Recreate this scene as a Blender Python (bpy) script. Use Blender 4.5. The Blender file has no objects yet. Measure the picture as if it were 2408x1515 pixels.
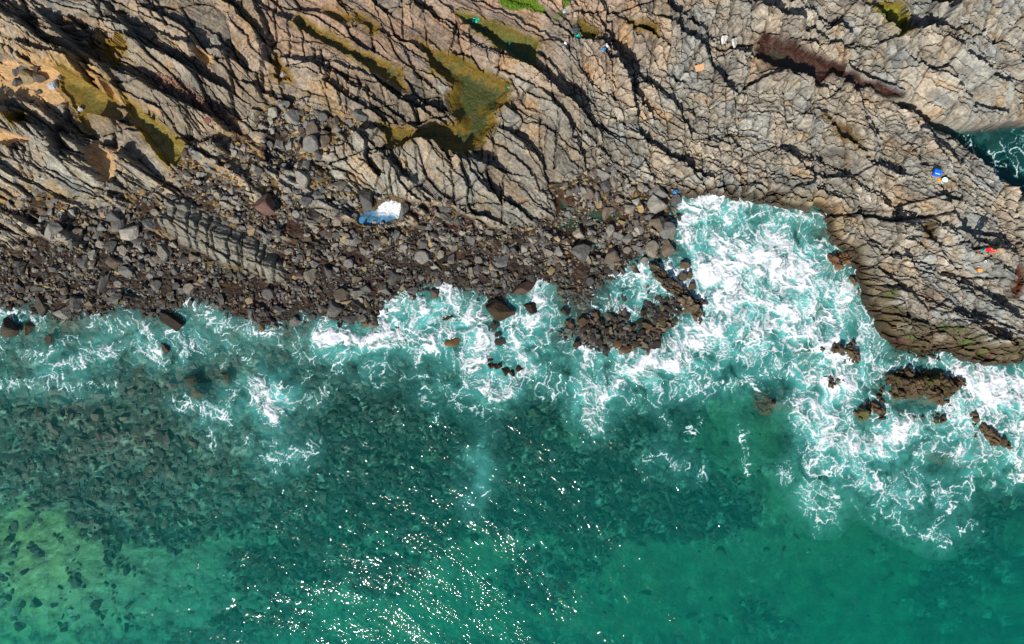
import bpy, bmesh, math, random
import numpy as np
from mathutils import Vector, Matrix, Euler

# ------------------------------------------------------------------ camera, world, sun
SC = bpy.context.scene
COL = SC.collection
H = 43.0            # flying height of the drone over the sea, metres
S = 45.0            # photograph pixels per metre at sea level
cam_d = bpy.data.cameras.new('camera')
cam_d.sensor_width = 36.0
cam_d.lens = 36.0 * H / (2880 / S)
cam_d.clip_end = 1000
cam = bpy.data.objects.new('camera', cam_d)
cam.location = (0, 0, H)
COL.objects.link(cam)
SC.camera = cam

SUN_EL, SUN_TO = 43.0, (-0.44, -0.90)          # elevation; horizontal direction towards the sun
world = bpy.data.worlds.new('World'); SC.world = world; world.use_nodes = True
wn = world.node_tree.nodes; wl = world.node_tree.links
sky = wn.new('ShaderNodeTexSky'); sky.sky_type = 'NISHITA'; sky.sun_disc = False
sky.sun_elevation = math.radians(SUN_EL)
sky.sun_rotation = math.atan2(SUN_TO[0], SUN_TO[1])
bg = wn['Background']; bg.inputs[1].default_value = 0.085
wl.new(sky.outputs[0], bg.inputs[0])
sun_d = bpy.data.lights.new('sun', 'SUN'); sun_d.energy = 4.4; sun_d.angle = math.radians(0.5)
sun_d.color = (1.0, 0.955, 0.88)
sun = bpy.data.objects.new('sun', sun_d); COL.objects.link(sun)
_e = math.radians(SUN_EL); _n = math.hypot(*SUN_TO)
sv = Vector((SUN_TO[0] / _n * math.cos(_e), SUN_TO[1] / _n * math.cos(_e), math.sin(_e)))
sun.rotation_euler = sv.to_track_quat('Z', 'Y').to_euler()
SC.view_settings.view_transform = 'Standard'; SC.view_settings.look = 'None'
SC.view_settings.exposure = 0.3; SC.view_settings.gamma = 1.0
SC.view_settings.use_curve_mapping = False
SC.render.engine = 'CYCLES'
SC.cycles.max_bounces = 4; SC.cycles.transparent_max_bounces = 12
SC.cycles.volume_bounces = 1
SC.cycles.use_denoising = True
SC.cycles.sample_clamp_indirect = 4.0

# ------------------------------------------------------------------ helpers
F = np.float32
RNG = np.random.default_rng(11)
random.seed(5)

def lin(c):
    c = np.asarray(c, dtype=float) / 255.0
    return np.where(c <= 0.04045, c / 12.92, ((c + 0.055) / 1.055) ** 2.4)

def hsh(i, j, seed):
    h = (i.astype(np.uint32) * np.uint32(374761393) + j.astype(np.uint32) * np.uint32(668265263)
         + np.uint32((seed * 974711 + 12345) & 0xffffffff))
    h = (h ^ (h >> np.uint32(13))) * np.uint32(1274126177)
    h = (h ^ (h >> np.uint32(16))) * np.uint32(2246822519)
    return h ^ (h >> np.uint32(15))

def rnd(i, j, seed):
    return (hsh(i, j, seed) >> np.uint32(8)).astype(F) * F(1.0 / 16777216.0)

_ANG = np.linspace(0, 2 * np.pi, 256, endpoint=False)
_GX, _GY = np.cos(_ANG).astype(F), np.sin(_ANG).astype(F)

def noise(x, y, seed=0):
    """gradient noise, about -1..1"""
    x = np.asarray(x, F); y = np.asarray(y, F)
    i = np.floor(x); j = np.floor(y)
    fx = x - i; fy = y - j
    i = i.astype(np.int32); j = j.astype(np.int32)
    ux = fx * fx * fx * (fx * (fx * 6 - 15) + 10); uy = fy * fy * fy * (fy * (fy * 6 - 15) + 10)
    def g(a, b, dx, dy):
        k = (hsh(a, b, seed) & np.uint32(255)).astype(np.int64)
        return _GX[k] * dx + _GY[k] * dy
    n00 = g(i, j, fx, fy); n10 = g(i + 1, j, fx - 1, fy)
    n01 = g(i, j + 1, fx, fy - 1); n11 = g(i + 1, j + 1, fx - 1, fy - 1)
    a = n00 + ux * (n10 - n00); b = n01 + ux * (n11 - n01)
    return (a + uy * (b - a)) * F(1.5)

def fbm(x, y, seed=0, octv=4, gain=0.5):
    r = 0; a = 1.0; t = 0; f = 1.0
    for k in range(octv):
        r = r + a * noise(x * F(f), y * F(f), seed + 17 * k); t += a; a *= gain; f *= 2.03
    return r / F(t)

def vor(u, v, Ls, Lt, seed, jit=0.8):
    """stretched cells: id i, id j, du, dv from the cell's own point, metres to the nearest joint"""
    i0 = np.floor(u).astype(np.int32); j0 = np.floor(v).astype(np.int32)
    d1 = np.full(u.shape, 9e9, F); d2 = d1.copy()
    x1 = np.zeros_like(d1); y1 = x1.copy(); x2 = x1.copy(); y2 = x1.copy()
    ci = np.zeros(u.shape, np.int32); cj = ci.copy()
    for b in (-1, 0, 1):
        for a in (-1, 0, 1):
            i = i0 + a; j = j0 + b
            off = ((j & 1).astype(F) * F(0.5))
            qx = i + F(0.5) + (rnd(i, j, seed) - F(0.5)) * F(jit) + off * F(0.0)
            qy = j + F(0.5) + (rnd(i, j, seed + 91) - F(0.5)) * F(jit)
            d = (qx - u) ** 2 + (qy - v) ** 2
            m1 = d < d1
            m2 = (~m1) & (d < d2)
            x2 = np.where(m1, x1, np.where(m2, qx, x2)); y2 = np.where(m1, y1, np.where(m2, qy, y2))
            d2 = np.where(m1, d1, np.where(m2, d, d2))
            x1 = np.where(m1, qx, x1); y1 = np.where(m1, qy, y1)
            ci = np.where(m1, i, ci); cj = np.where(m1, j, cj)
            d1 = np.where(m1, d, d1)
    gx = (x1 - x2) / F(Ls); gy = (y1 - y2) / F(Lt)
    e = (d2 - d1) * F(0.5) / np.sqrt(gx * gx + gy * gy + F(1e-9))
    return ci, cj, (u - x1) * F(Ls), (v - y1) * F(Lt), e

def sstep(a, b, x):
    t = np.clip((x - a) / (b - a), 0, 1); return t * t * (3 - 2 * t)

def seg_dist(px, py, pts, closed=False):
    """distance to a polyline, and on which side of the nearest piece (+ = up-right of it)"""
    D = np.full(px.shape, 1e9, F); sd = np.zeros_like(D)
    n = len(pts)
    for k in range(n if closed else n - 1):
        ax, ay = pts[k]; bx, by = pts[(k + 1) % n]
        dx, dy = bx - ax, by - ay
        L2 = dx * dx + dy * dy + 1e-9
        t = np.clip(((px - ax) * dx + (py - ay) * dy) / L2, 0, 1)
        ex = px - (ax + t * dx); ey = py - (ay + t * dy)
        d = np.sqrt(ex * ex + ey * ey)
        m = d < D
        D = np.where(m, d, D)
        if not closed:
            sd = np.where(m, np.sign(ex * dy - ey * dx), sd)
    return D, sd

def inside(px, py, pts):
    r = np.zeros(px.shape, bool); n = len(pts); j = n - 1
    for i in range(n):
        xi, yi = pts[i]; xj, yj = pts[j]
        if yi != yj:
            c = ((yi > py) != (yj > py)) & (px < (xj - xi) * (py - yi) / (yj - yi) + xi)
            r ^= c
        j = i
    return r

def sdist(px, py, pts):
    """signed distance to a closed outline in metres, + inside"""
    D, _ = seg_dist(px, py, pts, True)
    return np.where(inside(px, py, pts), D, -D) / F(S)

# coarse maps in photograph pixels (used only to carry what was traced from the photograph)
GX0, GX1, GY0, GY1, GS = -300, 3186, -300, 2112, 6
gx = np.arange(GX0, GX1 + 1, GS).astype(F); gy = np.arange(GY0, GY1 + 1, GS).astype(F)
GPX, GPY = np.meshgrid(gx, gy)

def samp(f, px, py):
    a = np.clip((np.asarray(px, F) - GX0) / GS, 0, len(gx) - 1.001); b = np.clip((np.asarray(py, F) - GY0) / GS, 0, len(gy) - 1.001)
    i = a.astype(np.int32); j = b.astype(np.int32); fa = a - i; fb = b - j
    return (f[j, i] * (1 - fa) + f[j, i + 1] * fa) * (1 - fb) + (f[j + 1, i] * (1 - fa) + f[j + 1, i + 1] * fa) * fb

def blur(f, r, n=2):
    for _ in range(n):
        for ax in (0, 1):
            p = np.concatenate([np.repeat(f.take([0], ax), r + 1, ax), f, np.repeat(f.take([-1], ax), r, ax)], ax)
            c = np.cumsum(p, ax, dtype=np.float64)
            m = f.shape[ax]
            f = ((c.take(range(2 * r + 1, 2 * r + 1 + m), ax) - c.take(range(0, m), ax)) / (2 * r + 1)).astype(F)
    return f

# ------------------------------------------------------------------ outlines traced from the photograph (pixels)
LAND = [(-300,-300),(3200,-300),(3200,1005),(2880,1008),(2780,1012),(2680,1000),(2600,1000),(2530,985),(2500,960),(2468,900),(2455,870),
 (2436,850),(2428,790),(2408,770),(2402,708),(2370,702),(2338,690),(2332,650),(2340,612),(2300,590),(2240,578),(2150,562),(2060,548),
 (2000,537),(1950,545),(1912,560),(1897,600),(1893,660),(1900,725),(1870,742),(1820,752),(1770,748),(1740,762),(1720,792),(1690,815),
 (1640,830),(1610,850),(1590,840),(1570,800),(1520,785),(1500,800),(1480,782),(1440,840),(1380,850),(1365,835),(1290,815),(1240,812),
 (1200,820),(1150,832),(1090,852),(1068,875),(1065,922),(1000,918),(930,912),(905,894),(880,892),(860,905),(835,915),(760,912),(690,915),
 (640,890),(590,855),(545,838),(510,850),(480,880),(440,888),(360,882),(270,878),(220,890),(130,888),(95,868),(40,862),(-300,870)]
SPIT = [(1578,905),(1585,850),(1630,858),(1690,852),(1740,845),(1800,825),(1870,835),(1915,870),(1925,915),(1888,935),(1866,950),(1860,985),(1760,1005),(1700,998),
 (1640,978),(1600,962),(1575,935)]
INLET = [(3200,330),(2880,338),(2830,342),(2790,352),(2740,356),(2690,346),(2640,326),(2600,302),(2562,286),(2540,276),(2530,284),(2560,310),
 (2600,338),(2650,362),(2690,392),(2730,436),(2770,484),(2800,512),(2850,532),(2880,547),(3200,562)]
BEACH = [(-300,600),(0,595),(60,562),(110,548),(160,562),(240,562),(330,548),(420,548),(500,502),(545,432),(570,402),(640,388),(700,376),(740,322),
 (790,292),(860,302),(960,332),(1030,345),(990,395),(930,400),(890,430),(880,457),(905,470),(938,513),(984,513),(1017,536),(1063,549),(1139,565),
 (1231,589),(1281,589),(1288,608),(1347,628),(1406,645),(1460,640),(1506,635),(1555,615),(1572,589),(1565,549),(1549,529),(1565,519),(1605,509),
 (1635,493),(1671,472),(1760,472),(1850,500),(1885,520),(1914,552),(1920,640),(1930,760),(1800,1050),(-300,1050)]
BANDED = [(446,625),(449,598),(495,574),(541,572),(627,618),(660,641),(720,661),(760,690),(800,740),(805,790),(755,802),(720,772),(693,762),
 (643,757),(610,737),(561,711),(505,684),(455,645)]
SPUR = [(1822,742),(1850,744),(1890,772),(1925,806),(1958,838),(1992,846),(2002,878),(1968,922),(1950,905),(1942,880),(1905,852),(1868,815),(1838,778)]
WASH = [(1700,815),(1735,765),(1775,750),(1825,752),(1860,790),(1930,850),(1920,880),(1800,840),(1700,850)]
ALGAE = [(2425,840),(2500,800),(2560,880),(2650,905),(2760,930),(2900,950),(2900,1020),(2500,1010),(2440,940)]

def poly_scale(pts, k, ox, oy): return [(ox + x * k, oy + y * k) for x, y in pts]
Z = 0.33
# pools: outline, depth, floor colour, second floor colour, drop below the rock around it
POOLS = {
 'long_pool': (poly_scale([(370,150),(560,260),(800,405),(1000,490),(1240,620),(1230,700),(1290,780),(1150,690),(1000,610),(800,475),(600,375),(430,285),(320,220)],Z,720,0),0.3,(112,90,26),(56,66,36),0.12),
 'main_pool': (poly_scale([(1400,360),(1500,420),(1640,480),(1800,550),(1950,640),(2060,690),(2160,765),(2130,900),(2010,965),(2050,1050),(2000,1130),(1930,1200),
     (1790,1290),(1700,1280),(1500,1195),(1300,1250),(1150,1235),(1080,1080),(1180,1100),(1330,1130),(1480,1085),(1640,1090),(1740,1045),
     (1700,970),(1650,880),(1650,800),(1680,720),(1600,680),(1500,590),(1480,540),(1440,450)],Z,720,0),0.35,(104,84,20),(66,70,32),0.15),
 'top_pool': (poly_scale([(1720,115),(1840,130),(2000,215),(2182,270),(2402,350),(2385,480),(2372,590),(2280,555),(2182,520),(2080,430),(1900,300),(1760,180)],Z,720,0),0.4,(92,90,30),(40,78,50),0.15),
 'green_pool': (poly_scale([(850,60),(960,20),(1150,50),(1165,150),(1180,250),(1080,350),(1000,300),(930,180)],Z,2160,0),0.45,(124,122,26),(46,66,50),0.4),
 'red_pool': (poly_scale([(-60,300),(0,360),(120,365),(260,450),(420,510),(560,580),(710,625),(840,710),(1000,785),(1085,830),(950,825),(800,750),(740,765),(620,700),(520,640),(400,735),(250,660),(0,565),(-90,470)],Z,2160,0),0.22,(62,34,28),(54,48,36),0.10),
 'sand_pool': (poly_scale([(540,640),(700,655),(850,765),(1000,885),(1040,990),(960,1010),(830,1020),(790,1120),(720,1080),(660,960),(600,830),(520,740)],Z,0,0),0.16,(132,108,46),(104,92,40),0.18),
 'wedge_pool': (poly_scale([(1100,850),(1230,960),(1450,1150),(1620,1260),(1590,1350),(1480,1440),(1370,1300),(1220,1110),(1080,950)],Z,0,0),0.15,(136,118,54),(104,96,40),0.12),
 'small_pool_a': (poly_scale([(600,85),(720,110),(810,150),(760,185),(690,170),(630,130)],Z,720,0),0.15,(104,78,16),(60,60,20),0.2),
 'small_pool_b': (poly_scale([(850,100),(930,150),(1040,230),(1050,290),(990,280),(950,210),(870,150)],Z,720,0),0.15,(104,78,16),(60,60,20),0.2),
 'small_pool_c': (poly_scale([(570,215),(660,260),(730,330),(700,350),(600,300),(555,255)],Z,1440,0),0.15,(86,78,18),(60,60,20),0.2),
 'small_pool_d': (poly_scale([(1000,205),(1120,215),(1210,260),(1200,330),(1090,270)],Z,1440,0),0.25,(96,80,16),(24,30,24),0.35),
 'fern_pool': (poly_scale([(160,460),(210,540),(330,720),(280,680),(220,690),(170,680),(180,560)],Z,720,0),0.12,(112,80,10),(80,62,10),0.2),
 'brown_pool': (poly_scale([(430,1000),(560,1050),(690,1090),(720,1180),(810,1300),(700,1230),(560,1120)],Z,2160,0),0.15,(82,66,46),(66,56,42),0.25),
 'weed_pool': (poly_scale([(380,300),(520,330),(640,400),(740,380),(860,400),(980,480),(1020,560),(860,560),(760,640),(600,600),(440,660),(320,640),(260,560),(380,480)],Z,1440,450),0.16,(66,40,22),(40,64,48),0.1),
 'dark_pool': (poly_scale([(90,1190),(230,1190),(350,1300),(340,1440),(200,1450),(80,1400)],Z,720,0),0.3,(40,24,26),(30,22,30),0.3),
 'cave_pool': (poly_scale([(460,620),(560,590),(650,640),(660,720),(600,740),(480,690)],Z,720,450),0.4,(52,34,14),(20,14,18),0.3),
 'surge_pool': (poly_scale([(850,470),(960,430),(1020,430),(1070,370),(1150,340),(1230,360),(1250,410),(1225,490),(1140,530),(1040,545),(960,558),(870,540)],Z,720,450),0.3,(60,62,58),(46,50,50),0.12),
 'grey_pool': (poly_scale([(1860,900),(1950,930),(2050,940),(2020,1040),(1900,1030),(1850,960)],Z,0,450),0.2,(40,50,42),(34,44,40),0.1),
 'hollow_pool': (poly_scale([(1330,560),(1400,530),(1390,650),(1350,690),(1320,640)],Z,2160,450),0.12,(66,52,38),(56,46,36),0.2),
 'tail_pool': (poly_scale([(2120,900),(2150,960),(2140,1080),(2120,1150),(2090,1100),(2105,1000)],Z,2160,450),0.12,(82,44,24),(70,44,28),0.2),
 'corner_pool': (poly_scale([(190,1000),(260,990),(270,1050),(240,1110),(200,1060)],Z,0,0),0.1,(108,92,24),(88,76,24),0.15),
 'arrow_pool': (poly_scale([(900,370),(1000,390),(1090,345),(1165,400),(1170,450),(1120,480),(1040,440),(1020,540),(985,560),(950,480)],Z,0,0),0.12,(132,104,34),(104,84,26),0.2),
}
SAND = [poly_scale([(-60,520),(60,530),(180,545),(300,590),(480,590),(560,640),(620,760),(640,900),(560,900),(480,910),(390,900),(300,850),(180,810),(110,860),(0,870),(-60,870)],Z,0,0),
        poly_scale([(-60,1130),(100,1130),(240,1190),(330,1220),(250,1230),(190,1200),(100,1250),(-60,1230)],Z,0,0),
        poly_scale([(860,1180),(900,1290),(960,1320),(1010,1250),(1040,1330),(1010,1480),(960,1560),(930,1600),(900,1500),(830,1380),(780,1300)],Z,0,0),
        poly_scale([(960,740),(1010,735),(1030,830),(1050,880),(1010,960),(960,900)],Z,0,0),
        poly_scale([(1710,430),(1800,480),(1860,560),(1800,570),(1690,490)],Z,0,0),
        poly_scale([(1900,1000),(2000,970),(2070,1040),(2000,1060)],Z,0,0)]
GRASS = [[(1390,-40),(1400,5),(1418,24),(1440,30),(1455,32),(1475,24),(1500,32),(1520,38),(1540,38),(1530,24),(1510,10),(1505,-40)],
         [(1580,-40),(1582,12),(1590,28),(1600,20),(1604,-40)],[(1560,48),(1578,34),(1582,42),(1568,52)]]
# steps in the bedrock: the crest, rock high on its lower-left side, drop in metres
def P1(l): return poly_scale(l, Z, 0, 0)
def P2(l): return poly_scale(l, Z, 720, 0)
def P3(l): return poly_scale(l, Z, 1440, 0)
def P4(l): return poly_scale(l, Z, 2160, 0)
def P5(l): return poly_scale(l, Z, 0, 450)
def P6(l): return poly_scale(l, Z, 720, 450)
def P8(l): return poly_scale(l, Z, 2160, 450)
SCARPS = [
 (P1([(1190,390),(1450,520),(1700,650),(1890,760)]),1.0),(P1([(470,230),(640,400),(830,540),(960,600)]),1.0),
 (P1([(320,450),(560,550),(730,590)]),0.7),(P1([(1210,700),(1460,860),(1700,960),(1900,1080),(2050,1210)]),1.0),
 (P1([(0,900),(140,1000),(250,1080)]),0.7),(P1([(350,1100),(500,1190),(560,1270)]),0.6),(P1([(1020,1320),(1230,1440)]),0.6),
 (P1([(1320,290),(1500,380),(1690,450)]),0.6),(P1([(0,60),(120,190),(260,260)]),0.7),(P1([(0,1230),(70,1250)]),0.4),
 (P1([(820,1020),(930,1020),(1040,1050)]),0.8),(P1([(200,850),(380,960),(560,1080),(720,1160)]),0.5),
 (P1([(850,540),(980,650),(1040,740)]),0.5),(P1([(960,110),(1130,260)]),0.6),
 (P1([(1880,460),(1960,480),(2040,560)]),0.6),(P1([(640,1200),(760,1290),(840,1390)]),0.6),
 (P1([(1650,1220),(1800,1260),(2060,1240)]),0.5),
 (P2([(330,230),(600,390),(800,490),(1000,620),(1290,790)]),0.25),(P2([(0,770),(150,840)]),0.5),(P2([(0,30),(90,80),(310,215)]),0.4),
 (P2([(40,150),(105,320),(110,420),(80,600)]),0.5),(P2([(1180,790),(1280,850),(1350,980)]),0.4),(P2([(550,540),(700,570),(900,650),(1040,720)]),0.3),
 (P2([(1170,1290),(1400,1240),(1520,1240),(1720,1320)]),0.7),(P2([(1830,1290),(1880,1400),(2020,1440)]),0.8),(P2([(900,1130),(1000,1110),(1110,1160)]),0.4),
 (P2([(1700,140),(1880,300),(2090,440),(2180,530)]),0.2),(P2([(1340,600),(1380,680),(1450,720)]),0.4),
 (P2([(2010,1010),(2010,1110)]),0.4),(P2([(640,1180),(800,1130),(900,1130)]),0.3),
 (P3([(870,570),(950,690),(1010,800),(1100,890)]),0.8),(P3([(1370,270),(1560,400)]),0.7),(P3([(340,910),(440,1020),(480,1150),(560,1300)]),0.6),
 (P3([(480,900),(600,1010)]),0.4),(P3([(640,1190),(780,1310)]),0.4),(P3([(1200,1240),(1330,1350),(1500,1410),(1640,1490)]),0.5),
 (P3([(1000,215),(1210,350)]),0.4),(P3([(0,1160),(140,1280)]),0.4),(P3([(80,580),(200,640),(320,740)]),0.6),(P3([(1560,230),(1640,300)]),0.5),
 (P3([(1740,650),(1840,800),(1890,950)]),0.35),(P3([(400,820),(480,880),(560,910)]),0.35),(P3([(760,240),(810,330)]),0.4),(P3([(2060,60),(2160,140)]),0.7),
 (P3([(620,370),(780,420),(900,490)]),0.5),
 (P4([(0,150),(200,210),(330,340)]),0.6),(P4([(500,190),(580,230),(640,310),(710,385)]),0.5),(P4([(1300,620),(1500,730),(1700,870),(1950,990)]),0.5),
 (P4([(1290,360),(1560,470),(1900,690),(2182,860)]),0.35),(P4([(1570,380),(1700,430),(2000,630),(2182,740)]),0.3),
 (P4([(1080,360),(1300,290),(1600,330)]),0.7),(P4([(1540,60),(1800,60),(2090,50)]),1.1),(P4([(2080,60),(2110,170),(2130,290)]),0.9),
 (P4([(1200,270),(1400,280),(1500,110)]),0.9),(P4([(870,70),(960,240),(1040,340)]),0.6),
 (P4([(-200,470),(0,570),(200,650),(400,745)]),0.45),(P4([(440,990),(560,1110),(700,1230),(820,1340)]),0.4),(P4([(600,700),(720,770),(800,760)]),0.5),
 (P4([(1300,1060),(1380,1260),(1480,1400)]),0.4),(P4([(820,980),(920,1180),(980,1300)]),0.3),(P4([(1540,470),(1750,600),(2000,720)]),0.35),
 (P8([(560,490),(760,480),(1030,540)]),0.4),(P8([(1050,540),(1130,800),(1210,960)]),0.35),(P8([(1540,450),(1640,620),(1850,640)]),0.5),
 (P8([(1330,640),(1430,770)]),0.45),(P8([(1740,1350),(1900,1450)]),0.6),(P8([(1640,640),(1760,700),(1880,740)]),0.5),(P8([(1850,760),(2000,740)]),0.3),
 (P8([(1280,20),(1360,200)]),0.3),(P8([(920,250),(940,400),(1020,450)]),0.3),(P8([(1500,320),(1560,440)]),0.35),(P8([(1700,1080),(1850,1160),(1960,1220)]),0.4),
 (P5([(380,110),(500,20)]),0.3),(P5([(700,40),(800,100),(900,170),(1000,220)]),0.6),(P5([(1090,150),(1310,270)]),0.4),(P5([(1380,430),(1500,380)]),0.3),
 (P5([(1100,360),(1200,400)]),0.4),(P6([(1130,0),(1250,130),(1420,310)]),0.3),(P6([(1250,130),(1400,250)]),0.4),(P6([(1270,340),(1550,400)]),0.4),
]
# open joints: outline, depth, half width (metres)
CRACKS = [
 (P1([(1030,100),(1250,90),(1560,60),(1800,20)]),.4,.06),(P1([(0,290),(250,250),(480,190),(700,200)]),.5,.10),(P1([(1620,1000),(1660,1120),(1640,1240)]),.3,.04),
 (P1([(980,1230),(1050,1000)]),.6,.08),(P1([(330,430),(410,280)]),.4,.06),(P1([(590,490),(600,600)]),.3,.06),(P1([(380,1510),(500,1330)]),.3,.06),(P1([(680,1400),(900,1520)]),.4,.07),
 (P1([(240,1190),(260,1000)]),.3,.05),(P1([(300,1240),(270,1500)]),.3,.05),(P1([(1290,880),(1700,960)]),.2,.04),(P1([(1370,60),(1450,240)]),.4,.06),(P1([(1550,60),(1640,220)]),.4,.06),
 (P2([(1090,90),(1300,70),(1500,40)]),.4,.06),(P2([(820,975),(1000,935),(1200,880),(1400,830),(1650,790)]),.45,.05),(P2([(530,1430),(800,1340),(1140,1240)]),.5,.06),
 (P2([(1180,1085),(1400,1040),(1600,1005),(1720,980)]),.4,.05),(P2([(1650,480),(1690,330),(1720,150)]),.45,.06),(P2([(2060,690),(2080,590),(2105,450)]),.4,.05),
 (P2([(1370,830),(1500,900),(1620,990),(1720,1090)]),.4,.06),(P2([(1390,860),(1380,960),(1400,1140)]),.4,.05),(P2([(980,480),(1000,390),(990,250)]),.5,.07),
 (P2([(290,190),(300,400),(280,560)]),.3,.05),(P2([(1160,1260),(1170,1330),(1260,1500)]),.6,.14),(P2([(1030,30),(1050,130)]),.3,.05),
 (P2([(740,720),(730,900)]),.4,.06),(P2([(800,640),(790,950)]),.4,.05),(P2([(880,660),(920,750),(870,880)]),.4,.05),(P2([(640,560),(620,760)]),.4,.06),(P2([(1090,760),(1100,880)]),.4,.06),
 (P2([(560,440),(580,640)]),.4,.05),(P2([(500,420),(490,520)]),.4,.07),(P2([(960,740),(990,920)]),.35,.05),(P2([(1230,860),(1200,1060)]),.35,.05),(P2([(640,1170),(620,1310)]),.4,.06),
 (P2([(780,1180),(770,1340)]),.4,.06),(P2([(850,1200),(840,1330)]),.3,.05),(P2([(1280,1300),(1290,1500)]),.3,.05),(P2([(1380,1300),(1370,1500)]),.3,.05),(P2([(1500,1250),(1600,1350),(1700,1480)]),.3,.05),
 (P3([(480,120),(700,120),(1000,70),(1250,10)]),.5,.08),(P3([(1630,360),(1780,420),(2000,370),(2160,370)]),.5,.09),(P3([(780,440),(840,600),(865,750),(875,870)]),.5,.09),
 (P3([(280,100),(400,200),(520,300)]),.4,.08),(P3([(1260,740),(1500,750),(1600,780)]),.3,.05),(P3([(660,560),(655,760),(640,900)]),.3,.04),(P3([(1470,780),(1450,980),(1540,1120)]),.35,.05),
 (P3([(1560,790),(1570,1100)]),.35,.06),(P3([(1700,880),(1700,1190)]),.4,.07),(P3([(250,980),(240,1200),(290,1420)]),.35,.06),(P3([(380,980),(385,1200),(360,1420)]),.35,.06),
 (P3([(1870,0),(1850,240),(1850,350)]),.35,.05),(P3([(1760,0),(1760,200)]),.3,.05),(P3([(0,700),(60,830),(130,920),(300,960)]),.4,.07),(P3([(600,980),(800,1110),(1000,1180),(1160,1190)]),.4,.07),
 (P3([(1640,1320),(1650,1514)]),.5,.08),(P3([(2000,680),(1960,1000),(1940,1240)]),.3,.05),(P3([(1120,880),(1040,1020)]),.4,.06),
 (P4([(0,360),(300,360),(600,410),(960,380)]),.45,.05),(P4([(620,420),(800,530),(1000,590),(1200,600)]),.35,.05),(P4([(1130,370),(1160,480),(1210,590)]),.35,.05),
 (P4([(380,900),(370,1200),(400,1330),(390,1510)]),.5,.07),(P4([(1030,900),(1030,1300)]),.25,.05),(P4([(720,600),(900,600),(1060,620)]),.35,.05),(P4([(800,300),(980,390),(1100,350)]),.35,.05),
 (P4([(60,980),(80,1200),(70,1510)]),.3,.05),(P4([(820,1340),(920,1400),(1020,1420)]),.3,.06),(P4([(1090,620),(1080,720)]),.3,.05),(P4([(550,1020),(700,780)]),.2,.05),
 (P4([(1085,832),(1180,890),(1300,965),(1450,1030),(1600,1075)]),1.3,.26),(P4([(1250,940),(1500,1050),(1750,1100)]),1.0,.22),
 (P8([(560,470),(760,470),(1030,525),(1250,490),(1450,470),(1560,440)]),.6,.10),(P8([(1040,700),(1100,860),(1090,1040)]),.35,.06),(P8([(850,1070),(1130,1070),(1180,1170),(1200,1330)]),.45,.06),
 (P8([(510,0),(510,200),(540,400)]),.35,.05),(P8([(690,60),(720,320)]),.35,.06),(P8([(400,0),(410,160),(350,290)]),.3,.05),(P8([(770,300),(770,390),(860,420)]),.35,.05),
 (P8([(1240,640),(1500,740),(1700,700)]),.3,.05),(P8([(1200,860),(1350,880),(1420,900)]),.3,.05),(P8([(1480,960),(1700,990),(2000,1010)]),.4,.06),(P8([(1870,800),(1900,1000)]),.4,.07),
 (P8([(1640,620),(1640,850)]),.35,.06),(P8([(1420,850),(1430,1050)]),.35,.06),(P8([(1180,1100),(1350,920)]),.25,.04),(P8([(0,140),(200,140),(330,80)]),.25,.04),(P8([(170,180),(220,370)]),.3,.05),
 (P8([(2100,300),(2150,560),(2130,760)]),.4,.07),(P8([(1860,1010),(1840,1300)]),.3,.05),(P8([(1450,1320),(1560,1280),(1720,1350)]),.35,.05),(P8([(840,250),(860,460)]),.3,.05),
 (P8([(620,490),(640,640)]),.35,.06),(P8([(680,500),(700,620)]),.35,.06),(P8([(1290,640),(1300,860)]),.25,.04),
 (P6([(560,60),(800,90),(900,260)]),.4,.06),(P6([(790,100),(1020,260)]),.4,.06),(P6([(1700,410),(1690,200),(1650,0)]),.4,.06),(P6([(1850,240),(1860,400)]),.3,.04),
 (P6([(1680,400),(1900,360),(2080,380)]),.3,.04),(P6([(1300,0),(1280,110)]),.3,.05),(P6([(1560,80),(1700,220)]),.3,.04),(P6([(2080,200),(2100,400),(2090,590)]),.35,.05),
 (P6([(900,0),(1100,130),(1120,0)]),.35,.05),(P5([(1080,150),(1220,240),(1310,270)]),.4,.06),(P5([(1090,290),(1140,160)]),.35,.05),
]
print('outlines ready')

# ------------------------------------------------------------------ rough elevation under the traced outlines
dL = sdist(GPX, GPY, LAND); dB = sdist(GPX, GPY, BEACH); dI = sdist(GPX, GPY, INLET); dS = sdist(GPX, GPY, SPIT)
dBand = sdist(GPX, GPY, BANDED); dSpur = sdist(GPX, GPY, SPUR)
deep = np.clip(-dL, 0, 40)
zsea = -(0.22 + 0.30 * np.clip(deep, 0, 1.5) + 0.115 * np.clip(deep - 1.5, 0, 30))
corner = np.exp(-(((GPX - 60) / 520.0) ** 2 + ((GPY - 1600) / 330.0) ** 2))
zsea = zsea * (1 - 0.52 * corner) * (1 - .3 * np.exp(-(((GPX - 330) / 420.0) ** 2 + ((GPY - 1230) / 190.0) ** 2))) - 0.9 * sstep(1900, 2700, GPX) * sstep(1350, 1750, GPY)
zsea = np.maximum(zsea, -3.9)
zland = 0.03 + 0.085 * np.clip(dL, 0, 9)
bed = sstep(0.0, 1.6, -dB) * (dL > -1)
ztop = 0.95 + 0.35 * sstep(1500, 2300, GPX) + 0.35 * sstep(520, 60, GPY) - 0.75 * sstep(2.6, 0.3, -dI) * sstep(360, 300, GPY) - 0.3 * sstep(2.6, .3, -dI)
zland = zland + (np.maximum(ztop - zland, 0.3)) * bed * sstep(-0.2, 1.1, dL)
zb = np.where(dL > 0, zland, zsea)
zb = np.maximum(zb, np.where(dS > -1, -0.5 + 0.50 * sstep(-1, 0.9, dS), -9))
zb = zb + (-0.5 - zb) * sstep(-0.1, 0.9, dI)
ZB = blur(zb.astype(F), 4, 2)

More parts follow.
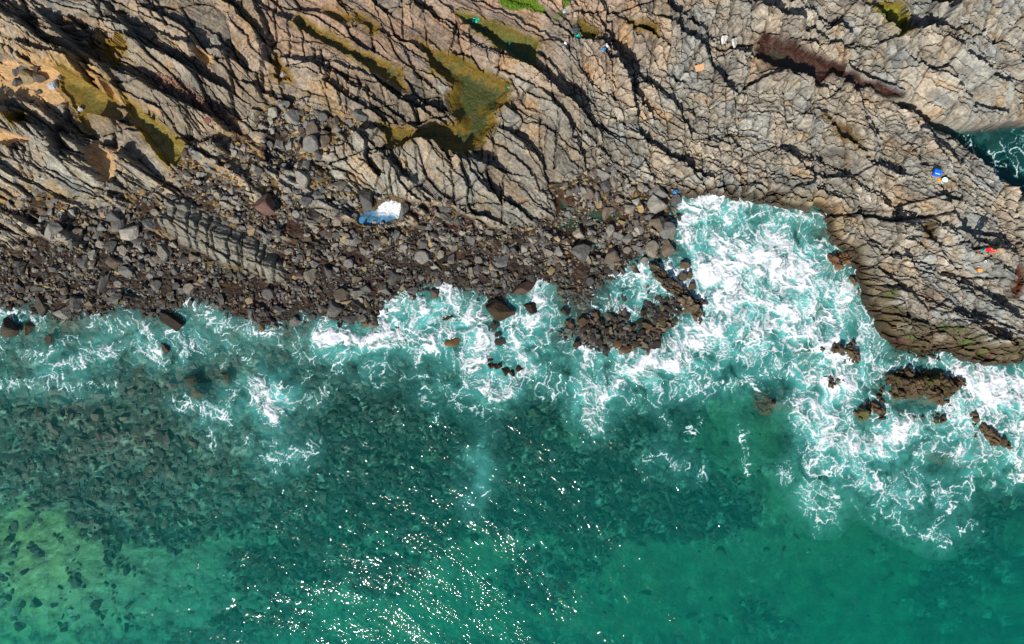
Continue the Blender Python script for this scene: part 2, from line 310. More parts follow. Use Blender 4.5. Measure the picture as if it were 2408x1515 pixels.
def p2w(px, py, dz=0.0, z=None):
    """where a traced pixel stands in the place, on the rough ground (or at a given level)"""
    zz = float(samp(ZB, px, py)) if z is None else z
    zz = max(zz, 0.0) + dz if z is None else zz
    k = (H - zz) / H / S
    return (px - 1440) * k, (906 - py) * k

# ------------------------------------------------------------------ the ground grid
def axis(lo, hi, steps):
    a = [lo]
    while a[-1] < hi: a.append(a[-1] + steps(a[-1]))
    return np.array(a, F)
FS = 0.055
AX = axis(-110, 110, lambda v: FS if -33.2 < v < 33.2 else 0.3 + 0.25 * (abs(v) - 33))
AY = axis(-110, 90, lambda v: (FS if -4.6 < v < 21.6 else 0.15 if -22 < v <= -4.6 else 0.3 + 0.25 * (abs(v) - 21.5)))
X, Y = np.meshgrid(AX, AY)
NX, NY = len(AX), len(AY)
print('grid', NX, NY)
zz = np.zeros_like(X)
for _ in range(5):
    k = F(S) * F(H) / (F(H) - np.maximum(zz, 0))
    PX = 1440 + X * k; PY = 906 - Y * k
    zz = samp(ZB, PX, PY)
Zg = zz.copy()
wob1 = fbm(X * F(0.9), Y * F(0.9), 3, 3); wob2 = fbm(X * F(0.9) + 40, Y * F(0.9), 5, 3)
WX = PX + wob1 * 9; WY = PY + wob2 * 9              # traced outlines get ragged edges
fL = samp(dL, WX, WY); fB = samp(dB, WX, WY); fI = samp(dI, WX, WY); fS = samp(dS, WX, WY)
fBand = samp(dBand, WX, WY); fSpur = samp(dSpur, WX, WY)
_s0 = X * math.cos(math.radians(30)) - Y * math.sin(math.radians(30)); _t0 = X * math.sin(math.radians(30)) + Y * math.cos(math.radians(30))
fB = fB + 0.5 * fbm(_s0 / 3.5, _t0 / 1.5, 15, 3)
ribs = fbm(_s0 / 4.0, _t0 / 1.3, 16, 3) - 0.05 - 0.22 * sstep(600, 780, PY) - .12 * sstep(1100, 1300, PX) - .3 * sstep(1.2, .2, fL)
fB = np.where(fB > 0, np.minimum(fB, -ribs * 1.4), fB)
isbed = (fB < 0) & (fL > -0.4)
bedw = sstep(0.05, -0.25, fB) * sstep(-0.6, 0.1, fL)
bandw = sstep(-0.1, 0.25, fBand); spurw = sstep(-0.15, 0.2, fSpur)
rockw = np.maximum(np.maximum(bedw, bandw), spurw)

# bedding runs from upper left to lower right
th = math.radians(30)
wpA = fbm(X / 13, Y / 13, 21, 2); wpB = fbm(X / 4.5, Y / 4.5, 23, 2)
turn = np.exp(-(((PX - 1680) / 420) ** 2 + ((PY - 330) / 260) ** 2))
Sx = X * math.cos(th) - Y * math.sin(th) + wpB * 0.4
Tx = X * math.sin(th) + Y * math.cos(th) + wpA * 1.9 + wpB * 0.30 + turn * X * 0.25
fine1 = fbm(X * F(1.3), Y * F(1.3), 31, 3); fine2 = fbm(X * F(1.3) + 9, Y * F(1.3), 33, 3)
fine3 = fbm(X * F(4.0), Y * F(4.0), 35, 2); fine4 = fbm(X * F(4.0) + 5, Y * F(4.0), 37, 2)
u1 = (Sx + fine1 * 0.16 + fine3 * .03); v1 = (Tx + fine2 * 0.11 + fine4 * .03)
# how broken the rock is: smooth slabs top centre and along the pools, shattered to the right
frac = np.clip(0.42 + 0.8 * sstep(1350, 1750, PX) - 0.25 * sstep(2350, 2700, PX) + 0.6 * fbm(X / 5, Y / 5, 41, 2), 0.12, 1.15)
def beds(w, sp, seed):
    """unevenly spaced parallel beds: which bed, and metres to its nearer edge, and to its lower edge"""
    w = w / F(sp); i = np.floor(w).astype(np.int32)
    def bnd(k): return k + (rnd(k, k * 0 + 7, seed) - F(.5)) * F(.86)
    b0, b1_, b2_, bm_ = bnd(i), bnd(i + 1), bnd(i + 2), bnd(i - 1)
    low = w < b0; high = w >= b1_
    ident = np.where(low, i - 1, np.where(high, i + 1, i))
    lo_ = np.where(low, bm_, np.where(high, b1_, b0)); hi_ = np.where(low, b0, np.where(high, b2_, b1_))
    return ident, np.minimum(w - lo_, hi_ - w) * F(sp), (w - lo_) * F(sp), (hi_ - lo_) * F(sp)
mixm = fbm(X / 5.5, Y / 5.5, 43, 2) + 0.5 * sstep(1500, 1900, PX) - 0.15
A_ = vor(u1 / 6.0 + wpA * .5, v1 / 1.9 + wpB * .3, 6.0, 1.9, 51, 1.0)
uB = (u1 * 0.83 - v1 * 0.55); vB = (u1 * 0.55 + v1 * 0.83)
B_ = vor(uB / 3.0 + wpB * .3, vB / 2.2 + wpA * .3, 3.0, 2.2, 151, 1.0)
selB = mixm > 0.1
c1i, c1j, a1, b1, e1 = [np.where(selB, q_, p_) for p_, q_ in zip(A_, B_)]
c1i = np.where(selB, c1i + 700, c1i)
del A_, B_
r1 = rnd(c1i, c1j, 52); r1b = rnd(c1i, c1j, 53); r1c = rnd(c1i, c1j, 54)
# broad smooth ledge across the upper right
ledge = np.clip(sstep(0.3, 0.8, sdist(PX, PY, P4([(650,560),(1000,560),(1500,420),(2182,760),(2182,920),(2050,1050),(1780,1090),(1500,1010),(1100,830),(850,700)]))), 0, 1)
frac = frac * (1 - .75 * ledge)
shat = np.maximum(sstep(0.58, 1.0, frac + 0.5 * fbm(X / 2.6, Y / 2.6, 44, 3)), sstep(1.5, .3, fL) * sstep(1850, 2000, PX))           # patches where the rock is shattered
c2i, c2j, a2, b2, e2 = vor(u1 / 0.80 + fine1 * .2, v1 / 0.50 + fine2 * .2, 0.80, 0.50, 61, 1.0)
r2 = rnd(c2i, c2j, 62); r2b = rnd(c2i, c2j, 63); r2c = rnd(c2i, c2j, 64)
c3i, c3j, a3, b3, e3 = vor((uB + fine3 * .05) / 0.36, (vB + fine4 * .05) / 0.27, 0.36, 0.27, 71, 1.0)
r3 = rnd(c3i, c3j, 72); r3b = rnd(c3i, c3j, 73)
big = fbm(X / 4.2, Y / 4.2, 87, 2)
ph = math.radians(8)
wB = v1 + wpB * .25 + fine2 * .08; wJ = X * math.cos(ph) + Y * math.sin(ph) + wpB * .6 + wpA * .8 + fine1 * .10 + fine3 * .02
bI, bE, bLo, bW = beds(wB, 0.80, 172); jI, jE, jLo, jW = beds(wJ, 1.05, 171)
b2I, b2E, b2Lo, b2W = beds(wB + 3.3, 1.75, 182)
ph3 = math.radians(-62)
dI_, dE, _, _ = beds(X * math.cos(ph3) + Y * math.sin(ph3) + wpA * .9 + fine2 * .12, 1.7, 173)
rb = rnd(bI, bI * 0, 183); rb2 = rnd(b2I, b2I * 0, 184); rbj = rnd(bI * 131 + jI, dI_ * 0, 185); rb3 = rnd(bI, np.floor(u1 / 2.3 + rb * 7).astype(np.int32), 186)
g1 = sstep(-.05, .2, fbm(X / 2.0, Y / 3.4, 174, 3) + .3 * (frac - .45)); g2 = sstep(-.15, .2, fbm(u1 / 3.5, v1 / .8, 175, 3)); g3 = sstep(0.05, .3, fbm(X / 3.0, Y / 2.2, 176, 2))
cw = np.clip(.6 + .9 * fbm(X / .9, Y / .9, 179, 2), .25, 1.6)               # joints open and close along their length
jo = np.maximum(np.maximum(g1 * np.exp(-(jE / (.045 * cw)) ** 2), g2 * np.exp(-(bE / (.05 * cw)) ** 2)), .8 * g3 * np.exp(-(dE / (.04 * cw)) ** 2))
kr = 1 - 0.35 * sstep(1300, 1650, PX) * sstep(2900, 2500, PX + 900 * (PY < 250))
rock = kr * ((r1 - 0.5) * 0.40 + b1 * (0.02 + 0.40 * r1b) + a1 * (r1c - 0.5) * 0.10) + 0.5 * big
# every bed is a little ledge: it rises up-right and breaks off to the next
rock += kr * (bLo * (.08 + .42 * rb3) * (.5 + .5 * g2) + (rb - .5) * .12 + (rb2 - .5) * .26 + b2Lo * .12)
rock += (rbj - .5) * .10 * g1 * np.clip(frac, .2, 1)
rock += shat * kr * ((r2 - 0.5) * 0.14 + b2 * (r2b - 0.30) * 0.38 + a2 * (r2c - 0.5) * 0.22 + (r3 - 0.5) * 0.05 + b3 * (r3b - 0.4) * 0.25)
rock -= 0.40 * np.exp(-(e1 / (0.065 * cw)) ** 2) * (0.2 + 0.8 * sstep(-0.2, 0.4, wpB + 0.4 * fine1))
foot = sstep(2.0, .3, fL) * sstep(1850, 2000, PX)
rock += foot * ((r2 - .5) * .30 + b2 * (r2b - .3) * .5 - .22 * np.exp(-(e2 / .06) ** 2) + .55 * fbm(X / 1.2, Y / 1.2, 188, 3) + .10)
rock -= 0.27 * jo
rock -= shat * (0.18 * np.exp(-(e2 / 0.045) ** 2) * (0.3 + 0.9 * r2c) + 0.08 * np.exp(-(e3 / 0.045) ** 2) * (0.2 + r3))
# fine bedding lines and grain
grain = noise(u1 * 0.5, v1 * 6.0, 81); grain2 = noise(u1 * 1.2, v1 * 9.0, 82); speck = fbm(X * 6, Y * 6, 83, 2)
rock += 0.045 * grain + 0.03 * grain2 + 0.03 * speck
rock += 0.22 * fbm(X / 2.5, Y / 2.5, 85, 3)
def joints(w, sp, seed): return beds(w, sp, seed)[1]
jb = joints(u1 + v1 * .35 + fine1 * .1, 0.62, 177); jb2 = joints(v1 + fine2 * .12, 0.75, 178)
_in = (rockw > .9) & (np.abs(X) < 32) & (Y < 20) & (Y > -3)
print('mean rock', float(rock[_in].mean()))
rock = rock - float(rock[_in].mean()) - .18
band_rock = 0.55 * sstep(0.0, 1.0, fBand) + 0.12 * b1 - 0.34 * np.exp(-(jb / .07) ** 2) - 0.10 * np.exp(-(jb2 / .06) ** 2) + 0.05 * fine3 + 0.04 * grain + .06 * fine1
cob_i, cob_j, ca, cb, ce = vor(X / 0.34 + fine1 * .2, Y / 0.30 + fine2 * .2, 0.34, 0.30, 91, 1.0)
rc = rnd(cob_i, cob_j, 92)
shingle = 0.13 * np.sqrt(np.clip(ce, 0, 0.2) / 0.2) * (0.4 + rc) + 0.22 * fbm(X / 1.8, Y / 1.8, 94, 3) + 0.05 * fine3
n0 = fbm(X / 1.1, Y / 1.1, 96, 2)
seab_i, seab_j, sa, sb_, se = vor(X / 0.75 + fine1 * .25, Y / 0.7 + fine2 * .25, 0.75, 0.7, 97, 1.0)
rs = rnd(seab_i, seab_j, 98)
REEF = samp(blur(np.clip(0.5 + 1.3 * fbm(GPX / 330, GPY / 190, 99, 4) + 0.9 * np.exp(-(((GPX - 1250) / 620) ** 2 + ((GPY - 1330) / 190) ** 2))
        + 1.0 * np.exp(-(((GPX - 1950) / 200) ** 2 + ((GPY - 1480) / 110) ** 2)) + 1.2 * np.exp(-(((GPX - 350) / 450) ** 2 + ((GPY - 1220) / 200) ** 2))
        + 0.8 * sstep(1200, 950, GPY) - 0.75 * np.exp(-(((GPX - 330) / 200) ** 2 + ((GPY - 1690) / 90) ** 2))
        - 1.1 * np.exp(-(((GPX - 2010) / 260) ** 2 + ((GPY - 1650) / 120) ** 2)) - 1.0 * np.exp(-(((GPX - 2330) / 210) ** 2 + ((GPY - 1560) / 150) ** 2))
        - 0.9 * np.exp(-(((GPX - 1330) / 100) ** 2 + ((GPY - 1640) / 90) ** 2)) - 0.45 * np.exp(-(((GPX - 40) / 120) ** 2 + ((GPY - 1600) / 200) ** 2)), 0, 1).astype(F), 2, 1), PX, PY)
reef = np.clip(0.22 + 0.3 * sstep(700, 300, PX) * sstep(-.3, .4, fine1 + n0) + 0.78 * sstep(0.1, 0.85, REEF + 0.35 * fine1 + 0.35 * fbm(X / 3, Y / 3, 103, 3) + 0.12 * fine3), 0, 1)
bottom = reef * (0.16 * np.sqrt(np.clip(se, 0, 0.35) / 0.35) * (0.3 + 1.1 * rs) + 0.30 * fbm(X / 2.2, Y / 2.2, 100, 3)) + 0.03 * fine2
inner = np.clip(np.abs(X) < 40, 0, 1)
detail = rockw * rock + bandw * (band_rock - rock) + (1 - rockw) * np.where(fL > -0.8, shingle * sstep(-0.8, 0.2, fL) + bottom * sstep(0.2, -0.8, fL), bottom)
Zg = Zg + detail
Zg += bedw * (0.25 * sstep(0.05, -0.35, fB)) + spurw * (1.0 + 0.25 * sstep(0, .5, fSpur)) + bandw * .15
# the cliffs of the inlet
Zg = np.where(fI > -0.05, np.minimum(Zg, 1.2 - 2.4 * sstep(-0.05, 0.35, fI)) + 0.0, Zg)
Zg = np.where(fI > 0.3, np.minimum(Zg, -0.12 + 0.12 * fine1 - 0.05 * sstep(0.3, 1.5, fI)), Zg)

def window(pts, pad_m):
    ws = [p2w(x, y) for x, y in pts]
    x0 = min(w[0] for w in ws) - pad_m; x1 = max(w[0] for w in ws) + pad_m
    y0 = min(w[1] for w in ws) - pad_m; y1 = max(w[1] for w in ws) + pad_m
    return slice(np.searchsorted(AY, y0), np.searchsorted(AY, y1)), slice(np.searchsorted(AX, x0), np.searchsorted(AX, x1))

WX2 = PX + wob1 * 6 + fine1 * 5 + fine3 * 4; WY2 = PY + wob2 * 6 + fine2 * 5 + fine4 * 4
for pts, d in SCARPS:
    w = window(pts, 4.2)
    D, sd = seg_dist(WX2[w], WY2[w], pts)
    D = D / S
    hi = np.exp(-(D / 1.25) ** 1.5)
    lo = np.exp(-(D / 0.10) ** 2) * 1.0
    dip = -0.30 * np.exp(-(D / 0.8) ** 2) * sstep(0.0, 0.12, D)
    Zg[w] += (d * 0.95 * np.where(sd < 0, hi, lo + dip) * rockw[w]).astype(F)
for pts, d, hw in CRACKS:
    w = window(pts, 0.8)
    D, sd = seg_dist(WX2[w], WY2[w], pts)
    Zg[w] -= (d * np.exp(-(D / S / (hw * 1.15)) ** 2) * np.maximum(rockw[w], .3)).astype(F)
sandw = np.zeros_like(Zg)
for pts in SAND:
    w = window(pts, 1.2)
    sd = sdist(WX2[w], WY2[w], pts)
    m = sstep(-0.12, 0.12, sd)
    lvl = float(np.median(samp(ZB, [p[0] for p in pts], [p[1] for p in pts]))) + 0.06
    Zg[w] = Zg[w] * (1 - m) + m * (np.minimum(Zg[w], lvl + 0.035 * fine1[w] + .05 * wpB[w]) * 0.8 + 0.2 * lvl)
    sandw[w] = np.maximum(sandw[w], m)
poolw = np.zeros_like(Zg); poolc = np.zeros(Zg.shape + (3,), F); POOL_Z = {}
for nm, (pts, dep, ca_, cb_, drop) in POOLS.items():
    w = window(pts, 1.4)
    sd = sdist(WX2[w], WY2[w], pts)
    zc = samp(ZB, [p[0] for p in pts], [p[1] for p in pts])
    lvl = float(np.mean(zc)) - drop + 0.1
    POOL_Z[nm] = lvl
    m = sd > 0
    near = (sd <= 0) & (sd > -0.30)
    bot = lvl - 0.03 - dep * sstep(0, 0.75, sd) + 0.05 * fine1[w] * dep / .35 + 0.025 * fine3[w]
    Zg[w] = np.where(m, np.minimum(Zg[w], bot) * 0.15 + 0.85 * bot, np.where(near, np.maximum(Zg[w], lvl + 0.02 + 0.6 * np.abs(sd)), Zg[w]))
    mix = np.clip(sstep(-0.25, 0.3, fine1[w] + 0.6 * fine2[w] + 0.8 * (sstep(0.1, 0.9, sd) - 0.4) + .3 * fine3[w]), 0, 1)[..., None]
    c = lin(ca_) * (1 - mix) + lin(cb_) * mix
    m2 = sstep(-0.42, 0.06, sd + .28 * fine1[w] + .12 * fine3[w])
    c = c * (1 - .55 * sstep(.22, -.1, sd)[..., None]) + .55 * sstep(.22, -.1, sd)[..., None] * lin((118, 94, 36) if ca_[1] > .7 * ca_[0] else ca_)
    poolw[w] = np.maximum(poolw[w], m2)
    poolc[w] = np.where(m2[..., None] > 0, c, poolc[w])
Zg = Zg.astype(F)

def hz(x, y):
    x = np.asarray(x, F); y = np.asarray(y, F)
    i = np.clip(np.searchsorted(AX, x) - 1, 0, NX - 2); j = np.clip(np.searchsorted(AY, y) - 1, 0, NY - 2)
    fa = np.clip((x - AX[i]) / (AX[i + 1] - AX[i]), 0, 1); fb = np.clip((y - AY[j]) / (AY[j + 1] - AY[j]), 0, 1)
    return (Zg[j, i] * (1 - fa) + Zg[j, i + 1] * fa) * (1 - fb) + (Zg[j + 1, i] * (1 - fa) + Zg[j + 1, i + 1] * fa) * fb

# ------------------------------------------------------------------ colour of the ground itself
def blend(c, col, w): return c * (1 - w[..., None]) + np.asarray(col, F) * w[..., None]
n_big = fbm(X / 6, Y / 6, 110, 3); n_mid = fbm(X / 1.6, Y / 1.6, 112, 3)
C = np.empty(Zg.shape + (3,), F)
C[:] = lin((132, 122, 106))
C = blend(C, lin((151, 145, 132)), sstep(1400, 1900, PX))                      # paler, greyer to the right
C = blend(C, lin((150, 122, 100)), np.clip(sstep(330, 60, PY) * sstep(560, 800, PX) * sstep(2050, 1500, PX) * (0.7 + n_big), 0, 0.8))   # pink-brown along the top
C = blend(C, lin((136, 131, 118)), np.clip(sstep(380, 520, PY) * sstep(1700, 1300, PX) * .8, 0, 1))
C = blend(C, lin((150, 122, 74)), np.clip(sstep(0.05, 0.5, n_big + 0.5 * n_mid) * sstep(1200, 500, PX) * 0.75, 0, 1))   # ochre stain, left
stain = fbm(u1 / 2.2, v1 / .8, 114, 4); stain2 = fbm(X / .8, Y / .8, 115, 4)
C = blend(C, lin((158, 124, 78)), sstep(.12, .5, stain + .4 * stain2) * .5)
C = blend(C, lin((84, 80, 76)), sstep(0.05, 0.55, -stain + .5 * stain2 + .25 * n_big) * 0.65)
C = blend(C, lin((96, 92, 84)), sstep(0.1, 0.6, -n_big + 0.6 * n_mid) * 0.55)
C = blend(C, lin((112, 98, 72)), sstep(1.5, 0.2, fL) * sstep(1900, 2300, PX) * 0.8)      # tide-stained foot of the platform
blockv = (1 + (r1 - 0.5) * 0.40 + (rbj - .5) * .3 * g1 + (rb3 - .5) * .3 + (r2c - 0.5) * 0.5 * shat + (r3 - 0.5) * 0.4 * shat + 0.28 * grain + 0.2 * grain2 + 0.35 * speck + .2 * fine3)
blockv = np.clip(blockv, .35, 1.7)
hue = (rbj - 0.5) * 0.14 + (r1b - 0.5) * .14 + .08 * n_mid
blockv = 1 + (blockv - 1) * (1 - .35 * sstep(1400, 1900, PX))
C = C * blockv[..., None] * np.stack([1 + hue, 1 + 0 * hue, 1 - hue], -1)
bw = bandw * 0.8
C = blend(C, lin((116, 114, 102)), bw)
# shingle
cs = (0.35 + 0.95 * rc + .3 * speck)[..., None] * lin((60, 52, 44)).astype(F)
cs = blend(cs, lin((150, 124, 74)), sstep(0.62, 0.8, rc) * sstep(760, 520, PY) * .8)
cs = blend(cs, lin((168, 140, 92)), sstep(640, 420, PY) * sstep(-.2, .4, n_mid) * .8)
cs = blend(cs, lin((104, 76, 46)), sstep(.2, .6, fine1 + n_mid) * .4)
cs = blend(cs, lin((54, 35, 29)), np.clip(sstep(0.0, 0.5, n_big * 1.2 + n_mid * .6 + 0.1) * 0.8, 0, 1) * sstep(500, 620, PY))
beachw = (1 - rockw) * sstep(-0.5, 0.0, fL)
C = C * (1 - beachw[..., None]) + cs * beachw[..., None]
# algae on the right-hand foreshore and the spur
alg = sstep(-0.3, 0.5, sdist(np.clip(WX, -400, 3300), np.clip(WY, -400, 2200), ALGAE)) * sstep(-0.3, 0.3, fine1 + n_mid + 0.35)
C = blend(C, lin((74, 66, 40)), alg * 0.85); C = blend(C, lin((96, 62, 44)), alg * sstep(0.15, 0.4, fine2) * .7)
C = blend(C, lin((74, 104, 22)), alg * sstep(0.25, 0.42, fine1) * .6)
C = blend(C, lin((88, 76, 52)), spurw * .8)
# seabed: sand and weedy cobbles
seaw = sstep(0.05, -0.55, fL) * (1 - spurw)
sandc = lin((70, 92, 62)).astype(F) * (1 + 0.25 * n_mid[..., None])
sandc = blend(sandc, lin((140, 140, 84)), np.exp(-(((PX + 60) / 330) ** 2 + ((PY - 1640) / 300) ** 2)))
sandc = sandc * np.clip(1 + .9 * fbm(X / 1.4, Y / 1.1, 118, 4)[..., None], .35, 1.8)
brown = sstep(1000, 500, PX) * sstep(1560, 1300, PY)
rf = blend(np.broadcast_to(lin((40, 47, 38)).astype(F), C.shape), lin((92, 78, 66)), brown) * (0.3 + 1.0 * rs)[..., None]
rf = blend(rf, lin((120, 130, 112)), sstep(0.78, 0.86, rs) * sstep(-.2, .2, fine3) * .8)
sb = blend(sandc, np.zeros(3), 0 * reef) * (1 - reef[..., None]) + rf * reef[..., None]
sb = blend(sb, lin((70, 66, 48)), sstep(-3.0, -0.5, fL) * 0.65)
C = C * (1 - seaw[..., None]) + sb * seaw[..., None]
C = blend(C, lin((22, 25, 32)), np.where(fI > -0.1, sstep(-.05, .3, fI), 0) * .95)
C = blend(C, lin((186, 150, 104)), sandw * (0.9 + 0.1 * fine1))
C = C * (1 - poolw[..., None]) + poolc * poolw[..., None]
# grass-lined cranny at the top
GRASSW = np.zeros_like(Zg)
for pts in GRASS:
    w = window(pts, .6); GRASSW[w] = np.maximum(GRASSW[w], sstep(-0.08, 0.12, sdist(WX2[w], WY2[w], pts)))
C = blend(C, lin((92, 112, 30)), GRASSW)
# dirt and weed caught in the joints (it sits there whatever the light)
hair = np.maximum(np.exp(-(e3 / .018) ** 2) * sstep(-.2, .25, fine1 + stain) , .8 * np.exp(-(e2 / .02) ** 2) * sstep(-.25, .2, fine2 + stain2))
dirt = np.clip(.6 * jo + .62 * hair + np.exp(-(e1 / 0.07) ** 2) * .5 + np.exp(-(e2 / 0.04) ** 2) * 0.4 * shat, 0, .72) * rockw * (1 - poolw) * (1 - sandw)
C = blend(C, lin((50, 43, 36)), dirt)
C = np.clip(C, 0.004, 0.8).astype(F)
wetedge = sstep(1.3, 0.1, fL + .5 * fine1) * sstep(1.0, .35, Zg + .25 * n_mid)
wv_ = np.clip(.9 + 1.2 * stain2 + .8 * fine3, .35, 1.8)[..., None]
we_ = (wetedge * rockw * sstep(1500, 2000, PX) * .8)[..., None]
C = C * (1 - we_) + we_ * wv_ * (lin((72, 58, 38)) * (1 - sstep(0, .4, fine2)[..., None]) + sstep(0, .4, fine2)[..., None] * lin((66, 44, 36)))
wet = np.clip(np.maximum(wetedge, poolw), 0, 1).astype(F)
C *= (1 - 0.42 * wet * (1 - poolw) * (fL > -.5))[..., None]
print('ground ready')

# ------------------------------------------------------------------ materials
def mat(name):
    m = bpy.data.materials.new(name); m.use_nodes = True
    return m, m.node_tree.nodes, m.node_tree.links

class NG:
    """small node-graph writer"""
    def __init__(s, m): s.n = m.node_tree.nodes; s.l = m.node_tree.links
    def val(s, sock, v):
        if hasattr(v, 'is_output') or isinstance(v, bpy.types.NodeSocket): s.l.new(v, sock)
        else: sock.default_value = v
    def math(s, op, a, b=0.0, c=None, clamp=False):
        n = s.n.new('ShaderNodeMath'); n.operation = op; n.use_clamp = clamp
        s.val(n.inputs[0], a); s.val(n.inputs[1], b)
        if c is not None: s.val(n.inputs[2], c)
        return n.outputs[0]
    def attr(s, name, out='Fac'):
        n = s.n.new('ShaderNodeAttribute'); n.attribute_name = name; return n.outputs[out]
    def smooth(s, x, a, b, lo=0.0, hi=1.0):
        n = s.n.new('ShaderNodeMapRange'); n.interpolation_type = 'SMOOTHSTEP'
        s.val(n.inputs[0], x); s.val(n.inputs[1], a); s.val(n.inputs[2], b); s.val(n.inputs[3], lo); s.val(n.inputs[4], hi)
        return n.outputs[0]
    def mapr(s, x, a, b, lo=0.0, hi=1.0):
        n = s.n.new('ShaderNodeMapRange')
        s.val(n.inputs[0], x); s.val(n.inputs[1], a); s.val(n.inputs[2], b); s.val(n.inputs[3], lo); s.val(n.inputs[4], hi)
        return n.outputs[0]
    def noise(s, vec, scale, detail=3.0, rough=0.55, dist=0.0, out='Fac'):
        n = s.n.new('ShaderNodeTexNoise'); n.inputs['Scale'].default_value = scale; n.inputs['Detail'].default_value = detail
        n.inputs['Roughness'].default_value = rough; n.inputs['Distortion'].default_value = dist
        if vec is not None: s.l.new(vec, n.inputs['Vector'])
        return n.outputs[out]
    def voro(s, vec, scale, feature='DISTANCE_TO_EDGE', out='Distance'):
        n = s.n.new('ShaderNodeTexVoronoi'); n.feature = feature; n.inputs['Scale'].default_value = scale
        s.l.new(vec, n.inputs['Vector']); return n.outputs[out]
    def coord(s, out='Object'):
        return s.n.new('ShaderNodeTexCoord').outputs[out]
    def pos(s): return s.n.new('ShaderNodeNewGeometry').outputs['Position']
    def mapping(s, vec, scale=(1, 1, 1), rot=(0, 0, 0), loc=(0, 0, 0)):
        a = s.n.new('ShaderNodeMapping'); a.inputs['Rotation'].default_value = rot; s.l.new(vec, a.inputs['Vector'])
        n = s.n.new('ShaderNodeMapping'); n.inputs['Scale'].default_value = scale
        n.inputs['Location'].default_value = loc; s.l.new(a.outputs[0], n.inputs['Vector']); return n.outputs[0]
    def vadd(s, a, b):
        n = s.n.new('ShaderNodeVectorMath'); n.operation = 'ADD'; s.val(n.inputs[0], a); s.val(n.inputs[1], b); return n.outputs[0]
    def vscale(s, a, k):
        n = s.n.new('ShaderNodeVectorMath'); n.operation = 'SCALE'; s.val(n.inputs[0], a); s.val(n.inputs['Scale'], k); return n.outputs[0]
    def vsub(s, a, b):
        n = s.n.new('ShaderNodeVectorMath'); n.operation = 'SUBTRACT'; s.val(n.inputs[0], a); s.val(n.inputs[1], b); return n.outputs[0]
    def mix(s, f, a, b, blend='MIX'):
        n = s.n.new('ShaderNodeMix'); n.data_type = 'RGBA'; n.blend_type = blend
        s.val(n.inputs[0], f); s.val(n.inputs[6], a); s.val(n.inputs[7], b); return n.outputs[2]
    def bump(s, h, strength, dist, normal=None):
        n = s.n.new('ShaderNodeBump'); n.inputs['Strength'].default_value = strength; n.inputs['Distance'].default_value = dist
        s.l.new(h, n.inputs['Height'])
        if normal is not None: s.l.new(normal, n.inputs['Normal'])
        return n.outputs[0]

def schlick(g, normal):
    """reflectance of water, the same from above and from below"""
    lw = g.n.new('ShaderNodeLayerWeight'); lw.inputs['Blend'].default_value = 0.5; g.l.new(normal, lw.inputs['Normal'])
    return g.math('MULTIPLY_ADD', g.math('POWER', lw.outputs['Facing'], 5.0), 0.98, 0.02)

def rgba(c): return (float(c[0]), float(c[1]), float(c[2]), 1.0)

def rock_material(name, source='Col', grain=1.0):
    m, n, l = mat(name); g = NG(m); b = n['Principled BSDF']
    p = g.pos() if source == 'Col' else g.coord('Object')
    base = g.attr('Col', 'Color') if source == 'Col' else n.new('ShaderNodeObjectInfo').outputs['Color']
    st = g.mapping(p, (1.0, 2.2, 1.0), (0, 0, math.radians(30))) if source == 'Col' and grain >= .6 else p
    nt = g.noise(st, 5.5 if source == 'Col' else 2.5, 3, 0.65)
    k = g.mapr(nt, 0.25, 0.75, 0.62, 1.38)
    c1 = g.mix(1.0, base, n.new('ShaderNodeCombineColor').outputs[0], 'MULTIPLY')
    cc = c1.node.inputs[7].links[0].from_node
    for q in range(3): l.new(k, cc.inputs[q])
    l.new(c1, b.inputs['Base Color'])
    if source == 'Col':
        l.new(g.mapr(g.attr('Wet'), 0, 1, 0.9, 0.5), b.inputs['Roughness'])
    else: b.inputs['Roughness'].default_value = 0.85
    b.inputs['Specular IOR Level'].default_value = 0.25
    l.new(g.bump(nt, 0.6 * grain, 0.10 if source == 'Col' else 0.16), b.inputs['Normal'])
    return m

M_ROCK = rock_material('weathered_rock')
M_BOULDER = rock_material('boulder_rock', 'obj')
M_STONE = rock_material('shingle_stone', 'Col', .6); M_BED = rock_material('seabed_sand', 'Col', .4)

def plain(name, col, rough=0.6, spec=0.4, noise_amt=0.12, scale=9.0):
    m, n, l = mat(name); g = NG(m); b = n['Principled BSDF']
    f = g.noise(g.coord('Object'), scale, 3)
    l.new(g.mix(f, rgba(np.asarray(col) * (1 - noise_amt)), rgba(np.clip(np.asarray(col) * (1 + noise_amt), 0, 1))), b.inputs['Base Color'])
    b.inputs['Roughness'].default_value = rough; b.inputs['Specular IOR Level'].default_value = spec
    return m

